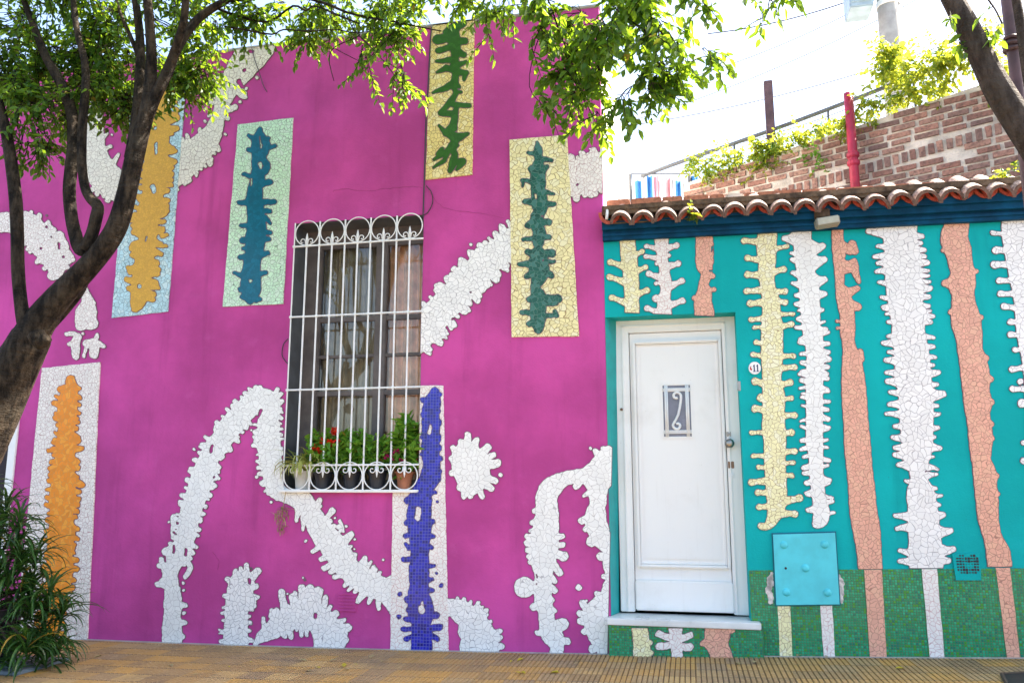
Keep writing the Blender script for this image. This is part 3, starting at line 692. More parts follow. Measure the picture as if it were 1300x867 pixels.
# white band up to the corner
bw = S((706,231,22),(726,228,22),(743,223,22),(776,214,23))
mosaic_mesh('mosaic_band', M['bone'], purple, [bw]+fringe(bw, -1, 7, 4, 2.8, 21)+fringe(bw, 1, 7, 3.5, 2.8, 22)+drops([(736.6,194.6,1.3),(749,190,1)]), holes=[[(733,235,2)]], clips=[(764.6,200,-1,0)], label='short bone white mosaic band at the house corner', seed=10)
# white band from the window up to the cream panel
wb = S((524,432,20),(536,420,20),(552,402,19),(576,378,18),(603,348,18),(632,322,17),(658,302,16))
mosaic_mesh('mosaic_band', M['white_big'], purple, [wb]+fringe(wb, -1, 7.5, 6.5, 3, 31)+fringe(wb, 1, 7.5, 6.5, 3, 32)+drops([(598.3,310.5,2),(566.7,429.5,1.8),(620.6,358,2.3),(611,371,2),(606,379,1.5)]),
    holes=[[(598,371,1.6)],[(575,405,2)]], clips=[(534.8,420,1,.02)], label='white mosaic band from the window up to the cream panel', seed=11)
# great arch under the window
L1 = S((219.4,822,12.5),(219,797,12.5),(219.4,779,10.5),(220,767,11.5),(219.5,744,9.5),(216,728,9.5),(220,713,12.5),(234,690,11.5),(239,670,12),(241,654,12.5),(244,645,13),(251,625,13.5),(257.6,605,14.5),(264.5,586,12.5),(273,566,12),(284,556,12.5),(292,543,14.5),(302,531,13.5),(315.5,517,13.5),(327,506,13.5),(339,506,11.5))
L2 = S((339,506,11.5),(345,513,10.5),(341,531,12.5),(341,550,14),(342,568,15),(345,588,13.5),(347,607,12),(352,622,11),(366,630,9),(384,635,13),(390,644,12),(398,655,12.5),(406,671,14.5),(418,686,16.5),(430,702,16.5),(440,719,14.5),(457,731.6,15.5),(475,743,15.5),(489,749,13.5),(497,758,13),(500,774,6))
mosaic_mesh('mosaic_band', WH, purple, [L1, L2]+fringe(L1, -1, 8, 3.5, 2, 41, .2, .97)+fringe(L1, 1, 9, 3.5, 2, 42, .3, .95)+fringe(L2, -1, 7, 4, 2, 43, .02, .3)+fringe(L2, 1, 9, 3.5, 2, 44, .1, .36)+fringe(L2, -1, 9, 3, 2, 45, .5, .97)+
    [[(211,741,4),(200.5,741,3.5)],[(212,722,4),(205,709,2.4)],[(217,708,4),(211,700,5)],[(213,698,4),(221,690,2)],[(221,656,3.5),(219.5,683,1.8)],[(235,706,3),(243,720,3),(236,732,3)],[(235,713,3),(240,703,3)],[(232,790,4),(235,790,3)],[(228,808,4),(232,808,3.4)],[(230,768,4),(236,768,3)],
     [(258,590,3),(247,584,2)],[(246,612,4),(238,609,3)],[(236,642,5),(229,637,3)],[(260,619,3),(274,617,2.2)],[(268,598,4),(278,607,2)],[(276,574,4),(283,580,3)],[(284,566,4),(292.5,571,3)],[(296,553,5),(302,560,3)],[(306,536,5),(313.5,541,3)],[(322,498,4),(317,494,2.4)],[(326,498,4),(325,492,3)],[(330,498,4),(331,492,3)],[(348,502,4),(353,494,2.4)],[(350,506,4),(357.5,500,2.4)],[(350,516,4),(357,511,2.4)],[(351,527,3),(357,519,2)],
     [(334,560,4),(325,558,2)],[(336,588,4),(327,586,2)],[(341,612,4),(334,615,2.4)],[(346,620,4),(342,626,3)],[(379,645,4),(377,661,2)],[(386,650,4),(385,672,1.8)],[(410,690,4),(397,700,2.4)],[(418,704,4),(408,710,3)],[(424,714,4),(412,721,3.4)],[(430,719,4),(420,726,3)],[(437,729,3),(425,732,3)],[(446,735,4),(437.6,743,2.4)],[(451,740,4),(443.5,748,2.4)],[(457,744,4),(451,751,2.4)],[(464,750,5),(455,762,3.5)],[(472,755,4),(469,764,2.6)],[(481,758,4),(481,772,2.4)],
     [(398,648,5),(406,635,3.4)],[(410,660,4),(416,656,3),(422.5,648,4)],[(430,668,3),(436,674,2.2),(432,661,2)],[(438,686,6),(446,678,4)],[(445,705,4),(452,704,2)],[(458,720,5),(464,708,3)],[(464,722,4),(471,713,2)],[(472,732,4),(475,720,3)],[(484,742,4),(487.6,734.5,2)],[(494,752,4),(496,731.6,1.8)]]+
    drops([(233,740,2),(234,749,1.8),(234,778,2.4),(335,494,1.4),(358,544,1.4),(354,541,2),(247,570.6,1.8),(275.7,541,2),(319.4,545.7,1.3),(326,605.5,2),(344.5,637,1.8),(352.5,634,1.8),(261.6,645,1.5),(388.6,686,2),(426,657,1.5),(439.6,667.5,1.8),(450.4,684.5,1.5),(486.7,710.4,1.6),(450,697,1.2),(215,662,1.5)]),
    holes=[[(236.5,697,2),(236.5,704,2.2)],[(222,676,2)],[(221.4,693,1.8),(221,701,2)],[(231,724,2.8),(229,742,2)],[(270,566,2.2),(268,573,2.4)],[(272,605.5,1.8)],[(332,521,2.4),(328,530,1.5)],[(210,706,1.6),(210,712,1.6)],[(381,470,17),(379,520,17),(377,570,17),(375,606,17)]],
    clips=[], label='long white mosaic arch rising to the window and falling away again', seed=12)
# white finger
fg = S((300,822,16),(300,800,15),(301,776,14.5),(304,757,16),(307,742,16),(309,736,13))
mosaic_mesh('mosaic_band', M['white_big'], purple, [fg]+fringe(fg, 1, 9, 4, 2.2, 51, .05, .8)+fringe(fg, -1, 9, 3, 2, 52, .05, .8)+[[(298,742,4),(289.5,735,3.4)],[(300,740,4),(299,724,2.8)],[(308,732,3),(306,721,2.4)],[(313,734,4),(313.5,717,3)],[(317,736,5),(327,725,5)],[(316,744,4),(325,744,4)],[(318,756,4),(327,758,3)],[(314,768,4),(323,768,3)]]+drops([(319,721.6,1),(319,791,1),(278.6,799,1.4),(279,804,1)]),
    holes=[[(317,736,2.6),(317,740,2)]], label='upright white mosaic stump near the ground', seed=13)
# low white arch
la = S((325,816,3),(334,807,7.5),(347,799,11.5),(359,790,14),(373,784,13.5),(388,780,16),(400,783,17),(412,793,18),(416,812,17.5),(417,826,17.5))
mosaic_mesh('mosaic_band', M['white_big'], purple, [la,[(418,796,12),(430,803,12),(428,815,12)]]+[[(337,800,4),(334.7,784,2)],[(350,788,5),(346,775,3)],[(356,785,4),(352,773.5,3)],[(364,786,5),(357.7,751,4)],[(374,776,4),(370.7,756,3.2)],[(378,772,4),(375,752,2.4)],[(386,768,5),(383.5,746,4.6)],[(394,766,6),(394,746,5)],[(401,768,6),(404.5,750,6)],[(410,776,4),(414,758,3.2)],[(414,780,4),(420,769,2.4)],[(420,784,5),(427,778,4)],[(426,790,4),(437,787,3)],[(430,798,6),(442,796,5)],[(430,810,6),(439,812,4)],[(346,776,3),(343,782,2)],[(366,780,3),(366,768,2)],
     [(361,796,4),(361.7,807,3.2)],[(368,792,4),(370,808,3.2)],[(383,790,4),(383.5,806,2.4)],[(390,790,4),(390,806,2)],[(377,792,3),(377,799,2)]]+drops([(365.5,753,1.2),(385,733,1.3),(387,736.5,1)]), holes=[[(400.7,780,2.8),(400.5,783,2.4)]], label='low white mosaic arch with many fingers', seed=14)
# blue on white panel beside the window
bp = quad_panel('mosaic_panel', M['white_pink'], purple, [(534.4,489.7),(563,489.7),(569.8,827),(496.0,826),(499.3,624.6),(532.0,623.6)], label='white mosaic panel with a cobalt blue figure beside the window', seed=15)
bf = [S((552.7,497,5),(550,510,10),(547,525,10.5),(548.5,533,10)), S((541,534,4.5),(540.5,545,4),(543,554,7)), S((554,534,5),(554,546,4.5),(552,556,8)),
      S((548,556,11),(547,572,11),(548.5,590,10.5),(547,605,12.5),(540,617,11.5),(534,632,13),(527,642,7),(523,652,6),(527,662,7)), S((541,636,8),(542,648,6),(540,660,8)),
      S((533.7,668,15),(533.7,690,12),(533.7,708,11),(532.6,723,12.5),(532.6,741,11.5),(531.5,754,12.5),(526,762,7),(525,776,6),(528,786,7)), S((538,758,8),(544,766,6),(546,778,5),(541,787,7)), S((535,787,11),(536,806,12.5),(536,830,13.5))]
mosaic_mesh('mosaic_figure', M['blue'], bp, bf+[[(552,502,5),(558.4,501,3)],[(552,522,4),(557.5,522,2.6)],[(552,536,5),(557.5,536,4)],[(552,554,5),(557.5,554,3)],[(552,568,5),(557.5,568,4)],[(552,580,5),(560,582,3)],[(552,598,5),(557.5,598,4)],[(552,608,5),(557.5,608,3)],[(544,626,4),(553.7,625,1.8)],[(543,510,5),(537.5,508,3)],[(543,527,5),(537.5,527,3)],[(542,555,4),(536.5,555,2.4)],[(542,576,5),(537,576,3)],[(525,632,6),(517.5,635,4)],[(521,660,3),(516,664,2.6)],
      [(521,709,3),(513,710,3)],[(545,662,5),(550,662,3)],[(546,680,4),(551,681,2)],[(543,718,3),(552,718,1.8)],[(543,735,4),(550,735,1.8)],[(542,748,4),(550,749,2.4)],[(526,758,5),(518,760,4)],[(525,772,4),(519,773,3)],[(527,785,4),(516,785,3)],[(526,797,2),(513,798,3)],[(524,806,2),(517,810,3.2)],[(546,782,4),(555,780,4)],[(548,797,4),(559,795,4)],[(548,806,3),(556,810,3)],[(520,678,3),(515,680,2.6)],[(520,695,3),(516,690,2)],[(546,693,3),(549,695,2)]]+drops([(508.5,753.4,2.6),(507.4,782,2.6),(560.5,742.4,2.5),(554.6,727,1.4),(555.7,636.5,1.4)]),
      holes=[[(532,646,4),(531,657,4.2)],[(537,764,2),(536.5,776,3.6)],[(547,540,2),(546,549,3)]], thick=.0165, seed=16, k=1.2)
# splat
mosaic_mesh('mosaic_splat', WH, purple, [S((592,580,18),(597,590,23),(600,603,21.5),(598,612,16))]+[[(594,572,6),(594,552,3.8)],[(600,572,6),(605,559,4)],[(588,574,6),(586,561,4)],[(584,580,5),(575,568,3.4)],[(606,582,6),(619,568,5)],[(610,586,4),(627,577,3.4)],[(610,592,6),(631,588,5.4)],[(612,604,5),(629,610,4)],[(610,610,5),(624,620,4)],[(606,612,5),(612,630,3.4)],[(598,614,6),(597,629,4)],[(592,614,6),(589,630,3.4)],[(588,608,6),(584,619,4)],[(580,598,5),(574,600,4)],[(580,588,5),(574,582,4)]]+drops([(635.5,603,2.6)]), label='round white mosaic splat', seed=17)
# low white quarter arch
qa = S((562,772,12),(574,771,11),(586,776,14),(600,789,17),(607,803,20),(608,822,24),(608,830,24))
mosaic_mesh('mosaic_band', M['white_big'], purple, [qa,[(600,800,18),(622,822,12)]]+fringe(qa, -1, 10, 3, 2.2, 61, .1, .8)+[[(588,768,3),(589.6,759.5,2.4)],[(602,776,3),(607,765,2.8)],[(604,776,2),(611,776,2),(613,770,1.6)],[(614,786,3),(617.7,774,3)],[(624,803,4),(635,801,3.4)],[(624,810,4),(635,809,3.4)],[(624,820,5),(637,820,4)],[(576,766,4),(576,763,3.4)]],
    holes=[[(572,789,5),(573,830,6.5)]], label='low white mosaic quarter arch at the pavement', seed=18)
# tall white arch by the door
A1 = S((764,606,16),(757,603,17),(742,604,10),(727,605,8.5),(712,610,10),(699,620,13.5),(693.6,634,13.5),(695,648,14),(693.6,664,16),(692,681,17.5),(690,697,18),(690,712,15.5),(690,728,11.5),(690,745,10.5),(690,763,11.5),(693.6,776,10),(695,790,10.5),(700.6,804,13.5),(706.6,817,9),(706.6,830,8.5))
A2 = S((772,574,8),(768,584,13),(764,594,16),(757,606,16),(759,622,12.5),(759,640,10.5),(756,657,13.5),(759,671,13.5),(766,687,11),(773,700,5),(772,713,7),(774,733,4),(772,744,7),(770,759,9),(761,772,15),(759,788,17.5),(761,803,15.5),(767,818,10),(768,830,9))
mosaic_mesh('mosaic_band', WH, purple, [A1, A2, [(666,745,13)], [(676,745,8),(688,750,6)]]+
    [[(684,648,4),(679,648.6,3.4)],[(680,663,4),(676,663,3.4)],[(680,673,3),(674,673,2.4)],[(680,681,4),(670,681,4)],[(680,689,4),(669.5,689,4)],[(680,698,4),(670,698,3.6)],[(680,706,4),(672,706,3.4)],[(680,713,4),(673,713,3)],[(684,768,5),(678,770,5)],[(690,803,4),(682,803,3)],
     [(704,682,4),(714,680,3.4)],[(704,692,4),(715,691,3.4)],[(698,699,6),(708,703,5),(716,706,6)],[(698,710,5),(705,719,4.5),(710,726,5)],[(696,727,4),(705,738,3)],[(697,742,4),(705,750,3.4)],[(696,760,4),(701,761,3)],[(698,772,4),(704,775,3)],[(702,797,7),(714,792,8)],[(710,812,5),(720.5,813.7,4.4)],
     [(746,657,5),(738.6,660.7,4.4)],[(750,668,5),(744,671,4)],[(758,684,7),(751,687,6.6)],[(738,608,5),(731.7,617.5,4)],[(750,624,4),(742,628.7,2.4)],[(760,580,4),(756,572.5,3.4)],[(768,578,4),(766,569,3)],[(770,705,4),(763,706,5.4)],[(772,731,4),(766,731,3)],[(768,757,4),(757.6,753,3)],[(748,778,5),(739.5,764.4,4)],[(746,780,4),(736,778,4)],[(748,788,5),(737,788,4.4)],[(752,798,4),(742,801,4)],[(762,820,4),(752.5,823,5.4)],[(734,606,4),(739,600,3)]]+drops([(734.6,745.4,4),(750,569,2),(744.6,762,1.4),(684,800,0.6)]),
    holes=[[(776,634,3),(774,645,5.5),(777,662,3)],[(681,729,1),(682,733,1.2)],[(681.5,741,1.2)],[(703,725,.9),(706,731,.8)]], clips=[cornerclip], label='tall white mosaic arch beside the door', seed=19)
# orange on white panel
op = quad_panel('mosaic_panel', M['bone'], purple, [(54.5,467.3),(128.1,459.9),(111.9,815),(20,815.5)], label='white mosaic panel with an orange figure', seed=20)
of = S((91,482,5.5),(92,494,8.5),(88,507,11.5),(87,522,12.5),(87,537,10),(85,553,10.5),(85,568,12),(83.7,586,12.5),(82.6,603,13.5),(81.5,621,16),(81,636,17),(80,652,14),(80,664,15),(80,678,17),(76,693,14.5),(77,704,14),(78,717,17),(76,735,16),(73,750,12),(70,766,12),(66,790,13),(58,812,12))
mosaic_mesh('mosaic_figure', M['orange'], op, [of]+fringe(of, 1, 9, 4, 2.6, 71, .03, .98)+fringe(of, -1, 9, 4, 2.6, 72, .03, .98)+[[(76,572,3),(63,571.6,2.4)],[(94,570,4),(105,569,3)],[(94,613,4),(105.6,615.5,3.6)],[(92,634,5),(99,640,4)]], thick=.0165, seed=21)

# ---------------------------------------------------------------- the turquoise house
teal = empty('turquoise_house', (.8, D, gz(.8)), 'low turquoise house with white door, clay tile eaves and mosaic stripes', 'house')
TX1 = 5.2
dfl = [(776.3, 402.8), (933.6, 396.2), (953.2, 790), (778, 790)]
dw = to_wall(dfl)
dx0, dx1 = XR+.002, dw[2][0]; dzt0, dzt1 = dw[0][1], dw[1][1]
EZ = 3.46
wallp = [(dx0, dzt0), (dw[1][0], dzt1), (dw[2][0], gz(.4)-.2), (TX1, gz(4)-.4), (TX1, EZ), (dx0, EZ)]
MB().prism(wallp, D, D+.24).build('wall', M['teal'], teal)
b = MB(); b.box((TX1-.24, D+.24, -1.3), (TX1, D+5, EZ)); b.box((dx0, D+4.8, -1.3), (TX1-.24, D+5, EZ)); b.box((dx0, D+.24, -1.3), (dx0+.03, D+4.8, EZ-.2))
b.box((dx0+.03, D+.24, .1), (TX1-.24, D+4.8, .2))
b.build('side_wall', M['teal_shut'], teal)
RY = D+.18                                                # plane of the door
# splayed left jamb and the door set
a0, a1 = P(776.3, 403), P(778, 778); c0, c1 = P(783.2, 412, RY), P(786.2, 778, RY)
MB().add([(dx0, D+.001, a0.z), (dx0, D+.001, a1.z-.02), (c1.x, RY, a1.z-.02), (c0.x, RY, a0.z), (dx0, RY, a0.z), (dx0, RY, a1.z-.02)],
         [(0,1,2,3), (3,2,5,4), (0,3,4), (1,5,2)]).build('door_jamb', M['teal_shut'], teal)
def pz(x, y, Y=RY): q = P(x, y, Y); return (q.x, q.z)
fr = MB()
L0, L1_, Rr0, Rr1 = pz(783.5, 410)[0], pz(798, 430)[0], pz(916, 425)[0], pz(934, 402)[0]+.03
zt_, zb_ = pz(850, 403)[1]+.03, pz(860, 776)[1]-.01
zin = pz(850, 421)[1]
for x0, x1 in ((L0-.02, L1_), (Rr0, Rr1)): fr.bbox((x0, RY-.012, zb_), (x1, RY+.07, zt_), .005)
fr.bbox((L1_, RY-.012, zin), (Rr0, RY+.07, zt_), .005)
fr.bbox((L0+.03, RY-.022, zb_), (L0+.05, RY-.005, zt_-.08), .005); fr.bbox((Rr0+.015, RY-.022, zb_), (Rr0+.03, RY-.005, zt_-.06), .005); fr.bbox((L0+.03, RY-.022, zt_-.1), (Rr0+.03, RY-.005, zt_-.085), .005)
doorset = fr.build('door_frame', M['white_paint'], teal)
lf = MB(); lf.bbox((L1_+.004, RY+.012, zb_+.012), (Rr0-.004, RY+.06, zin-.004), .004)
leafd = lf.build('door', M['white_paint'], teal, label='white panelled wooden door')
def ringframe(mb, x0, x1, z0, z1, w, y0, y1, bev=.004):
    mb.bbox((x0, y0, z0), (x0+w, y1, z1), bev); mb.bbox((x1-w, y0, z0), (x1, y1, z1), bev)
    mb.bbox((x0+w, y0, z0), (x1-w, y1, z0+w), bev); mb.bbox((x0+w, y0, z1-w), (x1-w, y1, z1), bev)
px0, px1 = pz(806, 580)[0], pz(922, 580)[0]; pz1, pz0 = pz(860, 432)[1], pz(870, 721)[1]
b = MB(); ringframe(b, px0, px1, pz0, pz1, .024, RY-.022, RY+.02, .008); ringframe(b, px0+.026, px1-.026, pz0+.026, pz1-.026, .012, RY+.002, RY+.02, .004)
b.bbox((px0+.06, RY+.005, pz0+.06), (px1-.06, RY+.02, pz1-.06), .006)
b.build('door_panel', M['white_paint'], leafd)
kx0, kx1, kz1, kz0 = pz(807, 755)[0], pz(932, 755)[0], pz(870, 737)[1], zb_+.014
MB().bbox((kx0, RY-.030, kz0), (kx1, RY+.02, kz1), .010).build('kick_panel', M['white_paint'], leafd)
# little glazed hatch with white scrollwork
hx0, hx1, hz0, hz1 = pz(842, 520)[0], pz(877, 520)[0], pz(860, 554)[1], pz(860, 489)[1]
b = MB(); ringframe(b, hx0-.018, hx1+.018, hz0-.018, hz1+.018, .018, RY-.002, RY+.016, .004); b.build('hatch_frame', M['white_paint'], leafd)
MB().box((hx0, RY+.003, hz0), (hx1, RY+.0055, hz1)).build('hatch_glass', plain('grey_hatch_glass', (.17, .18, .23), .25, bmp=0), leafd)
b = MB(); y_ = RY-.002
for x in (hx0+.032, hx1-.032, hx0+.018, hx1-.018): b.tube([(x, y_, hz0), (x, y_, hz1)], .0075, 6)
for z in (hz0+.042, hz1-.042, hz0+.028, hz1-.028): b.tube([(hx0, y_, z), (hx1, y_, z)], .0075, 6)
cxh = (hx0+hx1)/2; H = hz1-hz0
sp = [(cxh+.034*math.cos(a)*(1-a/9), y_, hz1-.085+.034*math.sin(a)*(1-a/9)) for a in [k*.35 for k in range(16)]][::-1]
sp += [(cxh+.03, y_, hz1-.13), (cxh+.008, y_, hz0+H*.42), (cxh-.03, y_, hz0+.10)]
sp2 = [(cxh-.002+.032*math.cos(math.pi+a)*(1-a/9), y_, hz0+.085+.032*math.sin(math.pi+a)*(1-a/9)) for a in [k*.35 for k in range(16)]]
b.tube([tuple(q) for q in catmull(sp+sp2, 2)], .0105, 6)
b.build('hatch_scrollwork', M['white_iron'], leafd, smooth=True)
# lock furniture
q = pz(926, 563); b = MB(); bx, bz = q
def knob(mb, cx, cz, y, prof, n=18):
    vs = [(cx+r*math.cos(2*math.pi*j/n), y-d, cz+r*math.sin(2*math.pi*j/n)) for r, d in prof for j in range(n)]
    fs = [(i*n+j, i*n+(j+1) % n, (i+1)*n+(j+1) % n, (i+1)*n+j) for i in range(len(prof)-1) for j in range(n)]; fs.append(tuple((len(prof)-1)*n+j for j in range(n)))
    mb.add(vs, [f[::-1] for f in fs])
knob(b, bx, bz, RY-.008, [(.034, 0), (.034, .006), (.016, .010), (.014, .03), (.026, .036), (.034, .05), (.032, .064), (.018, .072), (.004, .074)])
b.build('door_knob', M['metal_dark'], doorset, smooth=True)
q = pz(925, 551); b = MB(); b.bbox((q[0]-.016, RY-.02, q[1]-.018), (q[0]+.016, RY-.008, q[1]+.018), .003); knob(b, q[0], q[1], RY-.02, [(.010, 0), (.010, .008), (.004, .009)]); b.build('lock', M['metal_dark'], doorset)
q = pz(928, 590); MB().bbox((q[0]-.022, RY-.018, q[1]-.026), (q[0]+.022, RY-.008, q[1]+.026), .003).build('lock', M['brass_dark'], doorset)
q = pz(929, 603); b = MB(); b.bbox((q[0]-.02, RY-.016, q[1]-.024), (q[0]+.02, RY-.008, q[1]+.024), .003); knob(b, q[0], q[1], RY-.016, [(.012, 0), (.012, .006), (.003, .007)]); b.build('lock', M['white_iron'], doorset)
q = P(935.5, 490, D); MB().bbox((dw[1][0]-.012, D-.004, q.z-.036), (dw[1][0]+.012, D+.02, q.z+.036), .002).build('strike_plate', M['metal_dark'], teal)
q = pz(784, 520); b = MB(); knob(b, L0+.02, pz(786, 520)[1], RY-.012, [(.011, 0), (.011, .012), (.004, .014)]); b.build('door_bell', M['brass_dark'], doorset)
# marble doorstep on a tiled riser
SY = D-.10
s0, s1 = P(775, 791, SY), P(966.4, 790, SY); zs1 = P(870, 787.8, SY).z; zs0 = P(870, 796.3, SY).z
MB().bbox((XR-.02, SY, zs0), (s1.x, RY+.03, zs1), .006).build('doorstep', M['marble'], teal)
SY2 = SY+.022
r0, r1 = XR-.012, P(969, 815, SY2).x
MB().box((r0, SY2, gz(0)-.15), (r1, D-.0005, zs0-.001)).build('step_riser', M['green'], teal)
def step_fig(mat, caps, seed, lab, hl=()): return mosaic_mesh('mosaic_figure', mat, teal, caps, hl, [(870, 797.0, 0, 1)], thick=.006, Y=SY2, seed=seed, label=lab)
step_fig(M['cream_s'], [[(811.7,794,10),(814,812,10),(815.4,836,11)],[(818,814,5),(825,815,3.4)],[(820,826,5),(827,828,3)]], 1, 'cream mosaic piece on the step riser')
step_fig(M['white_pink'], [[(857,794,9.5),(858,808,7),(858.8,814,6.5),(859.7,836,7)],[(857,812,4),(836,804,4)],[(860,812,4),(876,806,4.2)],[(857,818,4),(837,820,4.6)],[(860,820,4),(875.5,821,5)]], 2, 'white branching mosaic piece on the step riser')
step_fig(M['salmon'], [[(912,792,17),(911,803,16),(909,815,14.5),(914,826,13),(917,838,14)],[(898,815,5),(893,816,4)],[(926,797,3),(930,800,3)]], 3, 'salmon mosaic piece on the step riser')

# dado of green tesserae
gt = to_wall([(955, 723.5), (1300, 721)]); gy_ = .006
dado = [(dw[2][0]+.004, gz(.45)-.1), (TX1, gz(4)-.2), (TX1, gt[1][1]+.03), (gt[1][0], gt[1][1]), (gt[0][0], gt[0][1]), (dw[2][0]+.004, gt[0][1])]
MB().prism(dado, D-gy_, D+.001).build('tile_dado', M['green'], teal)

# mosaic stripes on the turquoise wall
overdoor = (855, 399.2, .04, -1)
def stripe(mat, path, tp, extra=(), holes=(), clips=(), lab=None, seed=0, thick=.008, k=2.0, club=True):
    return mosaic_mesh('mosaic_stripe', mat, teal, [path]+tips(path, tp, club=club)+list(extra), holes, clips, thick=thick, k=k, wob=.45, label=lab, seed=seed)
p1 = S((797,300,10),(797,312,9.5),(799,332,10),(801.5,354,9.5),(802,377,9),(803,412,9))
stripe(M['cream_s'], p1, [(774.7,333,3.6,8),(774,352,3.8,9),(776.6,378,3.6,9),(815.4,319.8,3.2,8),(819.7,339.7,3.2,7),(821.4,369,3.8,7)], clips=[overdoor], lab='cream mosaic stripe with stubby arms over the door', seed=1)
p2 = S((839.6,298,9.5),(840,312,8),(841,326,6.5),(843,341,6),(845,358,7),(845,370,6.2),(843,385,8.5),(845,412,9))
stripe(M['white_pink'], p2, [(820.5,313,2.8,4),(819.7,326,2.8,3),(834,335,2.4),(824,348,3.8,7),(833,360,2.4),(833,379,4.6),(821.6,391.6,3.6,8),(858.6,312,3.8,6),(849,325,2.4),(861,335,3.8,5),(865.5,357,3.8,9),(866.4,382,3.8,8)], clips=[overdoor], lab='white mosaic stripe with thin arms over the door', seed=2)
p3 = S((894,292,11),(894,306,10.5),(894.5,324,11),(894,336,10),(897,347,7),(893.5,361,6),(894,374,9.5),(892,383,10.5),(894,395,12),(894,412,12.5))
stripe(M['salmon'], p3, [(904.5,351,3),(906,368,2.8),(881.5,379,3),(901,311,4.5),(902,332,4)], holes=[[(904.5,314,1.6),(903,320,1)],[(901,344,1.4),(906,344,1.2)]], clips=[overdoor], lab='salmon mosaic stripe over the door', seed=3)
p4 = S((975,288,12),(974,300,12),(973,315,12.5),(974,332,10.5),(973,349,10),(975,366,9),(978.5,384,11),(979.3,401,11.5),(980,418,13.5),(980,451,13.5),(980,468,12.5),(980,486,11.5),(982,503,14),(982,524,13.5),(982,541,14.5),(983.6,558,14),(983.6,585,13),(985,610,13),(986,631,12.5),(985,647,10.5),(980,660,7),(974,667.5,4.6),(966,667.6,4))
stripe(M['cream_s'], p4, [(944.7,306,3.8,2),(949,328,3.8,4),(949,349,4.2,1),(948,370,3.8,-2),(952.5,385.5,4.2,-2),(953.4,406,3.2,-2),(957.7,415.8,2.4),(960,434.7,3.2,5),(956,450,3.2,5),(958.5,484,4.6,6),(966,505,5),(958.5,518.6,4.6,3),(954,549,2.8),(956,578.5,2.8),(963,593,3),(954,612,4.2,-3),(962,625,3.8),(963.7,643.4,3.8,-2),
    (999,313,2.8,6),(995,342,3.8,6),(996.6,370,3.8,2),(996.6,384,3.8,-2),(1007,399,2.4),(1004.4,412,3.8,5),(1007,452,3.2),(1008.7,466,3.6,2),(1002.7,485.7,4.2,5),(1004.4,505.6,3.2,2),(1008.7,527,3.8,1),(1004.4,549,4.2,2),(1008.7,572.5,3.8,2),(1007,587,2.8,2),(1005,603.6,3.2,-1),(1014.8,632,4.6,6),(1008.7,652,4.2,-1)], lab='cream mosaic stripe with club shaped arms beside the door', seed=4)
p5 = S((1018,285,12),(1018,300,11.5),(1020,323,11.5),(1023.4,349,11.5),(1027,366,12.5),(1028.6,392,12),(1030,418,11.5),(1033,430,11.5),(1034.7,455,10.5),(1033.8,475,11),(1033.8,506,10.5),(1033.8,541,10.5),(1034,564,10.5),(1035.5,576,9),(1036.4,602,8.5),(1039,628,8.5),(1042.5,647,10),(1041.6,659,9.5),(1036,665,5))
stripe(M['white_tile'], p5, [(995.7,303,3.8,2),(1004.4,322,2,3),(1005,330,2.8,3),(1006,346.6,2.8,4),(1006,360,2.4,4),(1010,375,2.6),(1010,386.4,2.8),(1014,394,2),(1013,405,3.2),(1044,313,4.6,9),(1046,330,4.6,9),(1046.8,355,4.2,8),(1046.8,373.4,3.6,3),(1044,394,2.6),(1047.6,418.4,2.8,3)],
    extra=fringe(p5, 1, 10, 6.5, 2, 81, .33, .97, .3)+fringe(p5, -1, 10, 6.5, 2, 82, .33, .97, .3), lab='narrow white mosaic stripe with short spikes', seed=5, k=1.4, club=False)
p6 = S((1062.5,284,7),(1063,298,7),(1064,315,7.5),(1066,335,7.5),(1066,357,5.5),(1071,377,9.5),(1075.5,401,9),(1076,424,9),(1076.4,432,7.5),(1079,446,9),(1081.6,463,12.5),(1083.4,489,15),(1085,515,15.5),(1086.8,541,15.5),(1088.5,567,16.5),(1091,595,16),(1093.7,620,16.5),(1095.5,646,17),(1099.8,672,17),(1103,698,15.5),(1105,726,15))
stripe(M['salmon'], p6, [(1062.5,408,1.8),(1063,416.7,1.8)], extra=[[(1068,312,5.5),(1078,318,5.5)],[(1081.5,310,4.6),(1085,319,4.6)],[(1072,339,9),(1082,338,7)],[(1083,333,5),(1086.7,349,4),(1090,358,2.4)],[(1074,373,6.5),(1088.4,366.5,3.2)],[(1078,388,8),(1089,390,4.6)],[(1092,446,3),(1094,456,3)]],
    holes=[[(1076,328,4),(1083,327,1.6)],[(1077.5,359,6.5),(1088,361,1.4)]], clips=[(1105,721.8,0,-1)], lab='salmon mosaic stripe with two round loops near the top', seed=6)
p7 = S((1142,280,22),(1142,300,21),(1142,315,19.5),(1142,337,19),(1145.5,358,21.5),(1149,384,21.5),(1152.5,410,20.5),(1153.4,427,21),(1157,446,21.5),(1158.6,472,22.5),(1162,498,21.5),(1163,524,21.5),(1163.8,549,20),(1167,567,16.5),(1165.5,586,12.5),(1164,599,9.5),(1167,612,11),(1168,626,17),(1170.7,641,18.5),(1172.5,664,19.5),(1174,688,20.5),(1175,707,22),(1176,730,20))
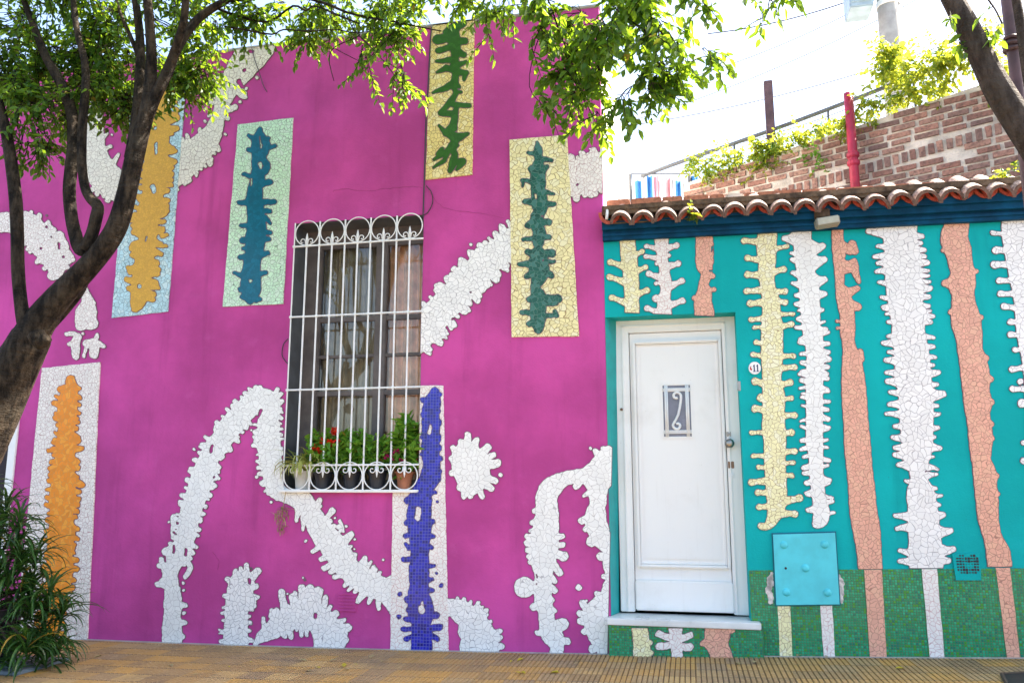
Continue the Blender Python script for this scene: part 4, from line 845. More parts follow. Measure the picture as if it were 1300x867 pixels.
stripe(M['white_big'], p7, [(1102,294,3.6,4),(1114,313,2.4,3),(1110,326,2.8),(1114,334.5,2.8),(1112.7,345,2.8,-4),(1116,358.7,2.4,4),(1118.7,377.8,2.4,4),(1122,390.7,3.8),(1124.8,398.5,2),(1127,409,2.4),(1127,427,2.4),(1121.4,435.6,3.2),(1128,447,2.4,3),(1124,457,3.2,3),(1125,472.8,2.8,3),(1126.6,484,3.8,3),(1130,498,2.8,3),(1129,513.4,3.2,-2),(1125,525,2.4,2),(1136,541,3),(1133.5,555,3.2,3),(1136,568,3.2),(1136,577,3.6,2),(1140.5,589.8,3.2),(1149,610,2,5),(1136,654,2.8,4),(1138,670.7,2.8,-6),(1142,698.4,2.8,9),(1142,712,3),
    (1170.6,300.8,3.2,-3),(1169,309.4,2.8,-3),(1173,318,3.2,-3),(1174,326,2.8,-2),(1176.7,333.6,3.8,4),(1178.4,344,2.2),(1178.4,350.6,2.2),(1180,358,2.2),(1180,366.5,4.2),(1179,377,3.2),(1179,388.7,2.8),(1181,395,1.8),(1184.5,402,2.8,-3),(1181,409,3.2,-3),(1185,429,2.2,-6),(1184.6,440.4,2.8),(1187,453.7,2.4,-2),(1184.6,464,2.4),(1190.6,472.8,3.6,7),(1189,488,2.8,3),(1196.7,500.4,4.8,4),(1189.8,515,2.4),(1192,525.5,2.4,4),(1190.6,542.8,2.8,4),(1186,555,2.6),(1193,568.8,3.2,-3),(1184.6,580,1.6),(1189.8,595.5,2,-9),(1189,601.5,2,5),(1188,619.7,2.4),(1195,629,1.9),(1192,640.4,2.4,-4),(1196.7,653.4,4.2,3),(1206,673.3,4.2,7),(1210,696.7,4,7),(1204,711,4)],
    clips=[(1170,720.6,0,-1)], lab='broad white mosaic stripe with comb like fingers', seed=7, k=1.5, club=False)
p8 = S((1214,274,15),(1214,288,15.5),(1211,303,17),(1216,318,16.5),(1219,334,15),(1222,347,15),(1221,360,17),(1222,373,14),(1223.5,390,15.5),(1226,408,18.5),(1230,428,16.5),(1231,444,15.5),(1235,459,17),(1238,479,18),(1239,499,16.5),(1241,511,17.5),(1241,525,15),(1243,540,14.5),(1244.7,556,15),(1244.7,578,12.5),(1246,586,12),(1250,603,14.5),(1251,619,14),(1253,637,14),(1254,656,13),(1257.8,674,11.5),(1262,688,12),(1267,703,15),(1269.6,726,15))
stripe(M['salmon'], p8, [(1197,318,3),(1199,360,4.5),(1239,345,3),(1245,403,3.5),(1251,455,4.5),(1257,481,4.5),(1258,510,4.5),(1258,538,4),(1259,556,3.5),(1264,604,4.5),(1266,627,3.5),(1207,396,4)], clips=[(1270,718.8,0,-1)], lab='wavy salmon mosaic stripe near the right edge', seed=8, club=False)
p9 = S((1294,272,23),(1296,300,24),(1302,335,24),(1310,380,23),(1314,420,24),(1317,470,18),(1320,540,18),(1323,640,18),(1325,730,16))
stripe(M['white_big'], p9, [(1259.5,296,2.8,5),(1264,318,4.6,1),(1262,336.4,4.6,-1),(1268,356.7,3.8,-1),(1269.6,373.3,3.8),(1274,389,3.8,6),(1282.5,409,3.8),(1282.5,425,3.8),(1288,444,3.2),(1284.4,469,3.8,-5),(1285,493.8,3.8),(1297,512,5.4),(1299,562,3),(1299,585,4)], extra=drops([(1295,484.6,3.6)]), lab='white mosaic stripe cut by the right edge of the view', seed=9)
def stem(mat, a, lab, seed): return quad_panel('mosaic_stem', mat, teal, a, .0105, lab, seed=seed)
stem(M['cream_s'], [(987,766),(1003,766),(1006,834),(990,834)], 'cream mosaic stem under the metal cabinet', 31)
stem(M['white_pink'], [(1041,766),(1056,766),(1060,834),(1045.5,834)], 'white mosaic stem under the metal cabinet', 32)
stem(M['salmon'], [(1097,723),(1119,723),(1125.2,834),(1104.3,834)], 'salmon mosaic stem of the looped stripe', 33)
stem(M['white_pink'], [(1169.8,721.8),(1189,721.8),(1198.5,834),(1179.9,834)], 'white mosaic stem of the broad stripe', 34)
stem(M['salmon'], [(1263.5,720.2),(1281.4,720.2),(1294.6,834),(1277.8,834)], 'salmon mosaic stem near the right edge', 35)

# metal cabinet, its broken surround, vent, number
mbp = to_wall([(981,678),(1059.3,675.8),(1065,766),(985.2,767)])
mcab = MB().prism(mbp, D-.03, D+.002).build('meter_cabinet', M['box'], teal, label='sky blue metal meter cabinet with five round bosses')
fl_ = MB()
for (x, y) in ((995,691.5),(1047,691),(1022.5,721),(998.5,751.5),(1050.5,752)):
    q = P(x, y, D-.03); vs = []; n = 16
    m_ = MB(); knob(m_, q.x, q.z, D-.03, [(.027, 0), (.024, .008), (.013, .013), (.003, .014)], n); m_.build('boss', M['box'], mcab, smooth=True)
q = P(997.5, 721, D-.03); m_ = MB(); knob(m_, q.x, q.z, D-.029, [(.009, 0), (.008, .003), (.002, .004)]); m_.build('keyhole', M['dark'], mcab)
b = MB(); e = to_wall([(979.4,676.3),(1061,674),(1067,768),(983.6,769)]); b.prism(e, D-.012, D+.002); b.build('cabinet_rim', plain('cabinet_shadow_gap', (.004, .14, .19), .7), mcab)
mosaic_mesh('plaster_patch', M['rubble'], teal, [[(977,735,3),(976,748,4),(979,764,3)],[(979,728,2),(979,740,4)]], thick=.0068, wob=1.5, seed=5, label='chipped pale plaster left of the cabinet')
mosaic_mesh('plaster_patch', M['rubble'], teal, [[(1066,730,1.5),(1068,742,4),(1068,752,2.6),(1069,763,2)]], thick=.0068, wob=1.5, seed=6, label='chipped pale plaster right of the cabinet')
vp = to_wall([(1208,703),(1243,702),(1245,736),(1213,736)])
b = MB(); b.prism(vp, D-.014, D+.002); vent = b.build('vent_plate', M['teal'], teal, label='turquoise painted vent plate')
hb = MB(); g = random.Random(4)
for j in range(7):
    for i in range(8):
        x = 1215+i*3.6+j*.35; y = 705+j*3.6
        if (i in (0, 7) and j in (0, 6)) or (2 < i < 5 and j == 0): continue
        c = P(x, y, D-.0145); w, h = .0065*g.uniform(.7, 1.3), .0065*g.uniform(.6, 1.3)
        if 2 < i < 6 and 2 < j < 5: w *= .6; h *= .5
        hb.box((c.x-w, D-.0152, c.z-h), (c.x+w, D-.013, c.z+h))
hb.build('vent_holes', M['dark'], vent)
q = P(958, 467.5); n = 28; b = MB()
pl = [(q.x+.044*math.cos(2*math.pi*i/n), q.z+.047*math.sin(2*math.pi*i/n)) for i in range(n)]
b.prism(pl, D-.016, D-.002); plate = b.build('house_number_plate', M['enamel'], teal, label='round white house number plate reading 11')
b = MB()
for dx in (-.004, .020):
    x = q.x+dx; b.prism([(x-.0042,q.z-.026),(x+.0042,q.z-.026),(x+.0042,q.z+.026),(x-.001,q.z+.026),(x-.009,q.z+.014),(x-.009,q.z+.009),(x-.0042,q.z+.013)], D-.0168, D-.0155)
    b.prism([(x-.009,q.z-.028),(x+.009,q.z-.028),(x+.009,q.z-.023),(x-.009,q.z-.023)], D-.0172, D-.0155)
b.build('number', M['ink'], plate)
b = MB(); x = q.x-.028; b.prism([(x-.006,q.z-.012),(x+.006,q.z-.02),(x+.008,q.z-.006),(x,q.z+.002),(x+.006,q.z+.016),(x-.004,q.z+.010),(x-.008,q.z)], D-.0168, D-.0155); b.build('emblem', M['redink'], plate)

# cornice and tiled eaves
cb0, cb1 = P(765, 305.5, D-.05), P(1300, 278, D-.05); ct0, ct1 = P(765, 292, D-.09), P(1300, 264, D-.09)
def slab(mb, y0, y1, z00, z01, z10, z11, x0=XR+.0, x1=TX1+.1):
    k = (TX1-XR)/(cb1.x-cb0.x)
    a = lambda u, v: u+(v-u)*k
    mb.prism([(x0, z00), (x1, a(z00, z10)), (x1, a(z01, z11)), (x0, z01)], y0, y1)
cm = MB(); EY_ = D-.115
slab(cm, D-.05, D-.0, cb0.z, ct0.z+.02, cb1.z, ct1.z+.02); slab(cm, D-.062, D-.0, cb0.z+.03, cb0.z+.05, cb1.z+.03, cb1.z+.05)
slab(cm, D-.09, D-.0, ct0.z, ct0.z+.05, ct1.z, ct1.z+.05); slab(cm, D-.115, D-.0, ct0.z+.05, P(787, 281, EY_).z, ct1.z+.05, P(1300, 243, EY_).z)
cm.build('cornice', M['navy'], teal, label='dark blue stepped cornice')
ra = MB(); slab(ra, D-.10, D+.5, 3.385, 3.46, 3.385, 3.46, XR+.004); ra.add([(XR+.004, D-.11, 3.42), (TX1+.1, D-.11, 3.40), (TX1+.1, D+.26, 3.545), (XR+.004, D+.26, 3.555)], [(0,1,2,3)])
roofo = ra.build('roof', M['oldmortar'], teal)
MB().box((XR+.004, D+.26, 3.36), (TX1+.1, D+5, 3.50)).build('roof_terrace', M['concrete'], teal)
EY = D-.19
c_l = [(758,266.6),(787.7,264.8),(815.5,263.6),(845,260.5),(874.5,258.8),(904,256.2),(932.5,253.8),(962,252.2),(992,251),(1022.5,249.2),(1053,246.8),(1083,245),(1114,242.5),(1145.5,239.3),(1177,236.2),(1209,233.6),(1240,231.2),(1271,229.4),(1303,226.5),(1335,224),(1368,221),(1402,218),(1437,215),(1472,212)]
def half_tile(mb, cx, y0, z0, L, rise, r0, r1, up, th=.022, n=14, tilt=0, yaw=0, m_in=0):
    """half round tapered tile from its front lip (y0, crown at z0) back and up"""
    vs = []
    for s_ in range(2):
        for rad_off in (0, -th):
            for j in range(n+1):
                a = math.pi*j/n; r = (r0 if s_ == 0 else r1)+rad_off
                ca, sa = math.cos(a), math.sin(a)*up
                x = cx+r*ca*1.0+(yaw*L if s_ else 0); z = z0+(rise if s_ else 0)+(r*sa-(r0 if s_ == 0 else r1)*up)*1.16+tilt*ca*.02
                vs.append((x, y0+(L if s_ else 0), z))
    m1 = n+1; fs = []; fi = []; fl = []
    for j in range(n):
        o, i_, ob, ib = j, m1+j, 2*m1+j, 3*m1+j
        fs += [(o, o+1, ob+1, ob), (ob, ob+1, ib+1, ib)]; fl.append((o, i_, i_+1, o+1)); fi.append((i_, ib, ib+1, i_+1))
    for j in (0, n): fs.append((j, 2*m1+j, 3*m1+j, m1+j))
    b0 = len(mb.v); mb.add(vs, fs); mb.f += [tuple(i+b0 for i in q) for q in fi]; mb.m += [m_in]*len(fi)
    mb.f += [tuple(i+b0 for i in q) for q in fl]; mb.m += [2*m_in]*len(fl)
g = random.Random(12)
crown = [P(x, y+4.6, EY) for x, y in c_l]
for i, q in enumerate(crown):
    if i:
        b = MB(); half_tile(b, q.x, EY+g.uniform(-.012, .02), q.z+g.uniform(-.004, .004), .36, .21, .0875+g.uniform(-.003, .003), .072, 1, m_in=1, tilt=g.uniform(-.5, .5), yaw=g.uniform(-.02, .02))
        b.build('roof_tile', None, roofo, mats=[M['rooftile'], M['pantile'], M['tile_lip']])
    if i+1 < len(crown):
        w = crown[i+1]; cx = (q.x+w.x)/2; zc = (q.z+w.z)/2
        b = MB(); half_tile(b, cx, EY+.06, zc-.075+g.uniform(-.004, .004), .36, .14, .088, .075, -1)
        b.build('pan_tile', M['pantile'], roofo)
# dark plates painting the shade inside the covers, mortar between them, and the course of flat tiles along the back
mm = MB()
for q in crown[1:]:
    n = 12; pts = [(q.x+.084*math.cos(math.pi*j/n), q.z+.055-.0875*1.16+.078*math.sin(math.pi*j/n)) for j in range(n+1)]+[(q.x-.084, q.z-.062), (q.x+.084, q.z-.062)]
    mm.prism(pts, EY+.085, EY+.095)
c0_, c1_ = crown[1], crown[-1]
mm.prism([(c0_.x-.09, c0_.z-.11), (c1_.x+.09, c1_.z-.11), (c1_.x+.09, c1_.z+.015), (c0_.x-.09, c0_.z+.015)], EY+.17, EY+.19)
mm.build('tile_bedding_and_shade', M['oldmortar'], roofo)
RYY = D+.10
cuts = [769,800,840,867,900,920,944,960.5,1018,1062,1110,1160,1196,1250,1300,1352,1405,1460]
for a, c in zip(cuts[:-1], cuts[1:]):
    f = lambda x: 254.2+(x-769)*(225.5-254.2)/(1300-769)
    p0, p1 = P(a+.8, f(a), RYY), P(c-.8, f(c), RYY); th = .058
    if a == 920: continue
    j = g.uniform(-.004, .004)
    b = MB(); b.bbox((p0.x, RYY+j, min(p0.z, p1.z)-th+j), (p1.x, RYY+.22, max(p0.z, p1.z)+j), .007); b.build('ridge_tile', M['ridge'], roofo, label='flat clay tile along the back of the eaves')
b = MB(); p0, p1 = P(768, 263, RYY+.02), P(1500, 224, RYY+.02); b.prism([(p0.x, p0.z-.10), (p1.x, p1.z-.10), (p1.x, p1.z+.005), (p0.x, p0.z+.005)], RYY+.02, RYY+.2); b.build('ridge_mortar', M['oldmortar'], roofo)
b = MB(); p0, p1 = P(921, 247, RYY-.02), P(943.5, 259, RYY-.02); b.bbox((p0.x, RYY-.03, p1.z), (p1.x, RYY+.2, p0.z+.02), .02); b.build('mortar_patch', M['mortar'], roofo, label='pale mortar filling a missing ridge tile')
b = MB(); b.tube([P(767.5, 262, D-.02), P(771, 268, D-.1), P(770, 279, D-.12)], .012, 8); b.build('drain_spout', M['white_paint'], teal, label='short white drain spout at the eaves end', smooth=True)
# ---------------------------------------------------------------- pavement, street
xs_ = [-40, -20, -14, -10, -8]+[-7+.25*i for i in range(57)]+[8, 10, 14, 20, 40]
def sheet(name, mat, y0, y1, dz, label=None):
    vs = [(x, y, gz(x)+dz) for x in xs_ for y in (y0, y1)]
    fs = [(2*i, 2*i+2, 2*i+3, 2*i+1) for i in range(len(xs_)-1)]
    return tag(mesh(name, vs, fs, mat), kind='structure')
b = MB(); pitch = .0333; n = int(13.4/pitch); vs = []; fs = []; ms = []
prof = [(0, -.004), (.10, -.004), (.22, .0035), (.88, .0035)]
row = []
for i in range(n):
    for u, dz in prof: x = -7.6+(i+u)*pitch; row.append((x, gz(x)+dz))
nn = len(row)
for (x, z) in row: vs.append((x, 3.2, z)); 
for (x, z) in row: vs.append((x, D-.055, z))
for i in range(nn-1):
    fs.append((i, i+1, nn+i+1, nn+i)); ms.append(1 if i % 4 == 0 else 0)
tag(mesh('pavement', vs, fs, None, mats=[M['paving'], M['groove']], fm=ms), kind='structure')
sheet('pavement_bed', M['concrete'], 3.0, D+.05, -.012)
sheet('pavement_strip', M['concrete'], D-.056, D+.01, .003)
b = MB()
for i in range(len(xs_)-1):
    x0, x1 = xs_[i], xs_[i+1]
    b.add([(x0,2.85,gz(x0)-.2),(x1,2.85,gz(x1)-.2),(x1,3.21,gz(x1)-.2),(x0,3.21,gz(x0)-.2),(x0,2.85,gz(x0)+.002),(x1,2.85,gz(x1)+.002),(x1,3.21,gz(x1)+.002),(x0,3.21,gz(x0)+.002)], [(0,1,5,4),(4,5,6,7),(2,3,7,6)])
tag(b.build('kerb', M['kerb']), kind='structure')
sheet('road', M['asphalt'], -6.5, 2.9, -.13)
sheet('far_pavement', M['concrete'], -9.5, -6.5, -.0)
tag(mesh('ground', [(-300, -300, -1.2), (300, -300, -1.2), (300, 300, -1.2), (-300, 300, -1.2)], [(0, 1, 2, 3)], M['earth']), kind='structure')
# iron cover at the right
q0, q1 = P(1277, 858, 5.75), P(1318, 858, 5.75)
b = MB(); z = gz(2.0)+.006
zz0 = gz(1.9)
def gp(x, y, dz=.012):
    d = ray(x, y); t = (CZ-zz0)/-d.z; p = EYE+d*t; return (p.x, p.y, gz(p.x)+dz)
pl = [gp(1272,857), gp(1330,856), gp(1345,880), gp(1284,880)]
b.add(pl+[(p[0], p[1], p[2]-.02) for p in pl], [(0,3,2,1),(0,1,5,4),(1,2,6,5),(2,3,7,6),(3,0,4,7)][0:1]+[(0,4,7,3),(0,1,5,4),(1,2,6,5),(2,3,7,6)])
pc = [sum(p[k] for p in pl)/4 for k in range(3)]
cv = b.build('utility_cover', plain('dark_cast_iron', (.02, .022, .028), .5, .3, bmp=.6, bscale=50), org=pc); tag(cv, 'dark iron utility cover let into the pavement at the right', 'utility cover')
mbf = MB()
for a, c in zip(pl, pl[1:]+pl[:1]):
    mbf.tube([(a[0], a[1], a[2]-.002), (c[0], c[1], c[2]-.002)], .012, 6)
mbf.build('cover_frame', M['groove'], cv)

# ---------------------------------------------------------------- leaves
def leaf(vs, fs, base, d, up, L, W, curl=.15):
    d = d.normalized(); s = d.cross(up); s = s.normalized() if s.length > 1e-5 else d.orthogonal().normalized(); nrm = s.cross(d)
    b = len(vs); f = .22*W
    pts = [base, base+d*L*.33+s*W*.5+nrm*f, base+d*L*.70+s*W*.38+nrm*f*.6-nrm*curl*L*.2, base+d*L-nrm*curl*L*.6, base+d*L*.70-s*W*.38+nrm*f*.6-nrm*curl*L*.2, base+d*L*.33-s*W*.5+nrm*f]
    vs += [tuple(p) for p in pts]; fs += [(b, b+1, b+2, b+3), (b, b+3, b+4, b+5)]
def rvec(g): return Vector((g.gauss(0, 1), g.gauss(0, 1), g.gauss(0, 1))).normalized()
def twig(vs, fs, tb, g, p, d, ln, nl, L, W, droop=.5):
    pts = [p]; q = Vector(p); dd = Vector(d)
    for k in range(4):
        dd = (dd+Vector((0, 0, -droop*.22))+rvec(g)*.18).normalized(); q = q+dd*ln/4; pts.append(q.copy())
    tb.tube(pts, [.0035, .003, .0025, .002, .0012], 4, cap=False)
    for i in range(nl):
        t = (i+.6)/nl*4; k = min(3, int(t)); b = pts[k].lerp(pts[k+1], t-k); ax = (pts[k+1]-pts[k]).normalized()
        side = ax.cross(Vector((0, 0, 1))); side = side.normalized() if side.length > 1e-4 else Vector((1, 0, 0))
        ld = (ax*.55+side*(.8 if i % 2 else -.8)+rvec(g)*.45+Vector((0, 0, -.25))).normalized()
        if i == nl-1: ld = (ax+rvec(g)*.3).normalized()
        leaf(vs, fs, b, ld, (Vector((0, 0, 1))+rvec(g)*.6).normalized(), L*g.uniform(.7, 1.2), W*g.uniform(.75, 1.2), g.uniform(0, .5))
def cluster(vs, fs, tb, g, c, rad, nt, L=.06, W=.03, nl=10, down=.4, tw=.24, free=False):
    """twigs filling an uneven ellipsoid: sub clumps with gaps between"""
    subs = []
    for k in range(max(2, nt//9)):
        v = rvec(g)*(g.random()**.4); subs.append((Vector((v.x*rad[0], v.y*rad[1], v.z*rad[2])), g.uniform(.25, .5)))
    for k in range(nt):
        sc, sr = g.choice(subs); v = rvec(g)*(g.random()**.5)*sr
        p = c+sc+Vector((v.x*rad[0], v.y*rad[1], v.z*rad[2]))
        if not free and p.y > D-.25 and p.z < topz+.15: continue
        if any((lambda w: w.dot(SUND) > .12 and (w-SUND*w.dot(SUND)).length < rr_)(p-c_) for c_, rr_ in GAPS): continue     # gaps the sun shines through
        d = (rvec(g)+Vector((0, 0, -down))).normalized()
        tb.tube([c+sc*.6+Vector((0, 0, .05)), c.lerp(p, .8)+Vector((0, 0, .03)), p], [.0028, .0024, .002], 3, cap=False)
        twig(vs, fs, tb, g, p, d, tw*g.uniform(.6, 1.2), int(nl*g.uniform(.7, 1.3)), L, W)
SUND = Vector((math.cos(R(27))*math.cos(R(50)), math.sin(R(27))*math.cos(R(50)), math.sin(R(50))))
GAPS = []
def limb(mb, pts, Y, n=9, sub=4):
    """pts rows: photo x, y, half width in photo pixels[, depth]"""
    rows = [(q[0], q[1], q[2], q[3] if len(q) > 3 else Y) for q in pts]
    sm = catmull(rows, sub); P3 = []; rr = []
    for q in sm:
        p = P(q[0], q[1], q[3]); P3.append(p); rr.append(max(.002, q[2]*.9*scale_at(p)))
    mb.tube(P3, rr, n); return P3
g = random.Random(21)
TY = 4.35
tb = P(-62, 640, TY); base = Vector((tb.x-.16, TY-.03, gz(-4.3)-.05))
tree = empty('street_tree', (base.x, base.y, gz(base.x)), 'dark forked street tree leaning in from the left before the purple wall', 'tree')
mb = MB()
s0 = tb; mb.tube([base+Vector((0, 0, -.1)), base+Vector((.0, 0, .1)), base.lerp(s0, .3), base.lerp(s0, .65), s0, P(-30, 575, TY), P(-4, 520, TY), P(18, 470, TY), P(40, 428, TY), P(52, 408, TY)],
                 [.23, .19, .165, .155, .15, .15, .142, .135, .118, .07], 14)
limb(mb, [(22,455,26),(48,412,22),(75,377,18),(108,343,15.5),(134,312,14.5),(150,284,14),(161,245,13),(169,208,12.5),(178,172,11.5),(187,140,10),(191,105,8.5),(192,62,7,4.3),(187,0,6,4.25),(180,-60,5,4.2),(170,-140,3.5,4.1)], TY, 12)
limb(mb, [(36,425,12),(28,395,9),(23,345,8.5),(22,300,8.5),(20,255,8.5),(14,205,8),(6,160,7),(-8,110,6),(-30,40,5),(-60,-40,4)], TY-.05, 10)
limb(mb, [(166,200,9),(172,155,7,4.42),(177,105,7,4.45),(178,55,6,4.5),(172,0,5,4.5),(160,-70,3.5,4.55)], TY, 9)
limb(mb, [(178,78,3.5,4.5),(165,45,3,4.5),(152,15,2.4,4.5),(140,-30,2,4.5)], TY, 6)
limb(mb, [(186,150,9),(196,125,8.5),(207,103,8),(217,80,7.5),(225,55,6,4.3),(233,28,5.5,4.25),(236,-5,5,4.2),(240,-70,4,4.1)], TY, 9)
limb(mb, [(214,86,6),(232,50,6,4.4),(249,27,6,4.45),(268,12,5.6,4.5),(292,-2,5,4.5),(330,-30,4,4.4),(400,-50,3.5,4.3),(520,-62,3.2,4.2),(640,-58,3,4.1),(740,-40,2.6,4.05)], TY, 8)
limb(mb, [(112,318,10),(101,316,9),(96,300,9),(91,278,8.5),(88,245,8.5),(90,217,8.5),(93,185,8),(92,150,8),(86,128,7.5),(78,108,7),(67,88,6.5),(57,70,6),(45,40,5),(30,0,4),(10,-60,3)], TY+.05, 9)
limb(mb, [(108,318,10),(117,296,8.5),(122,276,8.5),(124,262,8),(115,252,7),(108,238,6.5),(104,210,6.3),(104,175,6.3),(106,140,6),(109,105,5.6),(107,75,5),(99,45,4.4),(94,10,4),(90,-50,3)], TY-.03, 9)
limb(mb, [(121,270,5),(126,262,6),(128,258,3)], TY-.03, 7)
limb(mb, [(44,432,10),(60,414,10),(82,390,9.5),(101,365,9),(108,340,8)], TY+.12, 10)
limb(mb, [(46,424,12),(52,434,11),(60,428,8)], TY-.13, 9)
# thin hanging boughs along the parapet
bough = [[(268,8,3.5,4.5),(300,20,2.8,4.6),(340,28,2.5,4.7),(372,8,2.6,4.7),(388,14,2.2,4.7),(400,8,2.2,4.7),(430,20,2.4,4.7),(455,30,2,4.7)],
         [(292,2,4,4.5),(360,-6,3,4.6),(410,4,3.2,4.7),(440,16,3,4.7),(470,23,2.6,4.7),(500,28,2.2,4.7),(560,40,1.6,4.7)],
         [(285,34,2.2,4.6),(310,38,2.2,4.6),(345,44,2,4.6),(360,38,1.8,4.6),(390,40,1.6,4.6),(425,38,1.4,4.6),(450,42,1.3,4.6),(470,40,1,4.6)],
         [(440,20,1.8,4.7),(450,40,1.4,4.7),(456,46,1.2,4.7),(425,60,1.2,4.7),(418,75,1.2,4.7),(421,92,1,4.7),(424,103,.8,4.7)],
         [(455,45,1.4,4.7),(480,70,1.2,4.7),(500,95,1,4.7),(512,112,.8,4.7)], [(425,62,1,4.7),(440,70,.9,4.7),(456,78,.7,4.7)],
         [(640,-58,3,4.1),(690,-10,2.2,4.1),(710,40,1.8,4.1),(730,90,1.4,4.1),(745,140,1,4.1)], [(740,-40,2.6,4.05),(780,10,2,4.05),(820,40,1.6,4.05),(860,65,1.2,4.05),(895,80,.8,4.05)], [(700,10,1.6,4.1),(680,60,1.2,4.1),(672,110,1,4.1),(690,135,.8,4.1)],
         [(520,-62,2.6,4.2),(560,-20,2,4.4),(600,5,1.4,4.5)], [(84,126,2.4,4.4),(60,110,1.8,4.5),(35,118,1.4,4.6),(20,140,1,4.6)], [(90,158,1.4,4.35),(82,150,1,4.35)]]
for q in bough: limb(mb, [(r_[0], r_[1], r_[2]*.62, r_[3]) for r_ in q], 4.6, 6, 3)
mb.build('trunk', M['bark'], tree, smooth=True)
vs, fs, tw = [], [], MB()
CL = [(70,30,4.6,90,55,.5,70),(150,20,4.7,60,45,.5,40),(30,80,4.6,55,45,.4,40),(100,70,4.7,60,40,.4,36),(40,135,4.6,50,30,.3,20),(8,110,4.5,30,55,.3,14),(135,120,4.6,36,28,.25,30),(120,95,4.7,40,28,.3,20),(160,70,4.8,25,30,.3,10),
      (215,30,4.7,40,40,.4,26),(252,78,5.0,28,28,.25,20),(235,98,5.0,18,22,.2,26),(225,60,4.9,30,30,.3,14),(268,28,4.8,40,26,.3,22),(318,22,4.7,45,20,.3,18),(300,20,4.7,14,16,.2,5),
      (372,16,5.0,45,22,.3,26),(420,8,5.0,45,20,.3,26),(470,10,4.8,40,17,.3,28),(525,8,4.7,45,17,.3,36),(580,-2,4.6,45,14,.3,30),(640,-4,4.4,30,14,.3,14),
      (505,50,4.8,45,18,.2,14),(512,90,4.7,20,24,.12,10),(460,70,4.7,12,18,.1,5),(483,55,4.7,22,14,.1,6),(620,35,4.5,10,12,.1,2),(30,165,4.4,26,22,.2,9),(48,180,4.4,16,10,.1,4),(60,148,4.5,40,14,.2,9)]
for x, y, Y, rx, ry, rY, n_ in CL:
    c = P(x, y, Y); s = scale_at(c); cluster(vs, fs, tw, g, c, (rx*s, rY, ry*s), int(n_*(2.3 if x < 190 else 1.7 if x < 430 else 1.0)), L=.054, W=.029, nl=10)
CL2 = [(700,20,4.05,55,35,.35,34),(760,25,4.05,60,40,.4,44),(820,35,4.05,45,35,.35,34),(715,75,4.1,36,30,.25,20),(775,85,4.05,50,36,.3,34),(835,85,4.05,45,34,.3,32),(880,80,4.0,24,26,.2,12),(745,120,4.1,30,24,.2,12),(758,155,4.1,18,20,.12,8),(690,140,4.1,20,14,.12,6),(668,130,4.1,8,8,.05,1),
       (820,120,4.0,36,18,.2,10),(680,50,4.1,18,26,.15,7),(900,5,4.0,14,8,.1,3),(872,-2,4.0,30,10,.2,6),(800,0,4.0,60,20,.3,26)]
for x, y, Y, rx, ry, rY, n_ in CL2:
    c = P(x, y, Y); s = scale_at(c); cluster(vs, fs, tw, g, c, (rx*s, rY, ry*s), int(n_*.9), L=.062, W=.036, nl=9, down=.8, tw=.2)
for c, rad, n_ in [((-4.6, 3.4, 6.0), (1.6, 1.3, .9), 110), ((-3.2, 4.3, 6.6), (1.6, 1.2, .8), 120), ((-2.0, 4.0, 6.2), (1.3, 1.1, .7), 90), ((-5.6, 4.4, 6.4), (1.3, 1.2, .9), 80), ((-.6, 3.7, 5.4), (1.1, .9, .5), 80), ((-3.6, 2.6, 5.6), (1.2, .9, .7), 60), ((-1.6, 5.2, 5.75), (1.3, .7, .35), 70), ((-.2, 4.9, 5.6), (.8, .7, .35), 60), ((-3.4, 5.3, 5.8), (1.2, .6, .3), 60), ((-2.6, 4.6, 5.7), (1.5, .8, .35), 150), ((-.9, 4.5, 5.6), (1.2, .8, .35), 140), ((-4.6, 4.8, 5.8), (1.2, .7, .35), 100)]:
    cluster(vs, fs, tw, g, Vector(c), rad, n_, L=.078, W=.038, nl=10)  # unseen clumps above the view, several added to shade the wall top
nl_ = len(fs); tw.f = [tuple(i+len(vs) for i in q) for q in tw.f]
mesh('crown', vs+tw.v, fs+tw.f, None, tree, mats=[M['leaf'], M['bark']], fm=[0]*nl_+[1]*len(tw.f))

# the second tree and the pole at the right edge
TY2 = 4.45
rb = P(1402, 330, TY2); tbase = Vector((rb.x+.28, TY2, gz(4)))
tree2 = empty('street_tree', (tbase.x, tbase.y, gz(tbase.x)), 'grey brown leaning street tree crossing the upper right corner', 'tree')
mb = MB()
pts = [tbase+Vector((0, 0, -.15)), tbase+Vector((-.01, 0, .5)), tbase.lerp(rb, .6)]+[P(x, y, TY2) for x, y in ((1402,330),(1355,250),(1318,192),(1290,150),(1270,118),(1256,92),(1243,65),(1229,36),(1214,8),(1196,-26),(1175,-80),(1160,-140))]
sc_ = scale_at(P(1290, 150, TY2))
mb.tube([tuple(q) for q in catmull(pts, 3)], [float(r[0]) for r in catmull([(.14,),(.125,),(.11,),(.10,),(20*sc_,),(19*sc_,),(18*sc_,),(17.5*sc_,),(16*sc_,),(15*sc_,),(14.5*sc_,),(13.5*sc_,),(12*sc_,),(10*sc_,),(8*sc_,)], 3)], 12)
limb(mb, [(1330,205,12),(1318,160,9),(1306,100,8),(1297,40,7),(1288,-10,6),(1270,-80,4)], TY2+.35, 8)
limb(mb, [(1272,30,1.4),(1263,12,1.4),(1250,-6,1.6)], TY2, 5); limb(mb, [(1196,-26,6),(1130,-50,3),(1040,-52,2),(985,-20,1.2),(975,10,.8)], TY2, 6)
mb.build('trunk', M['bark2'], tree2, smooth=True)
vs, fs, tw = [], [], MB()
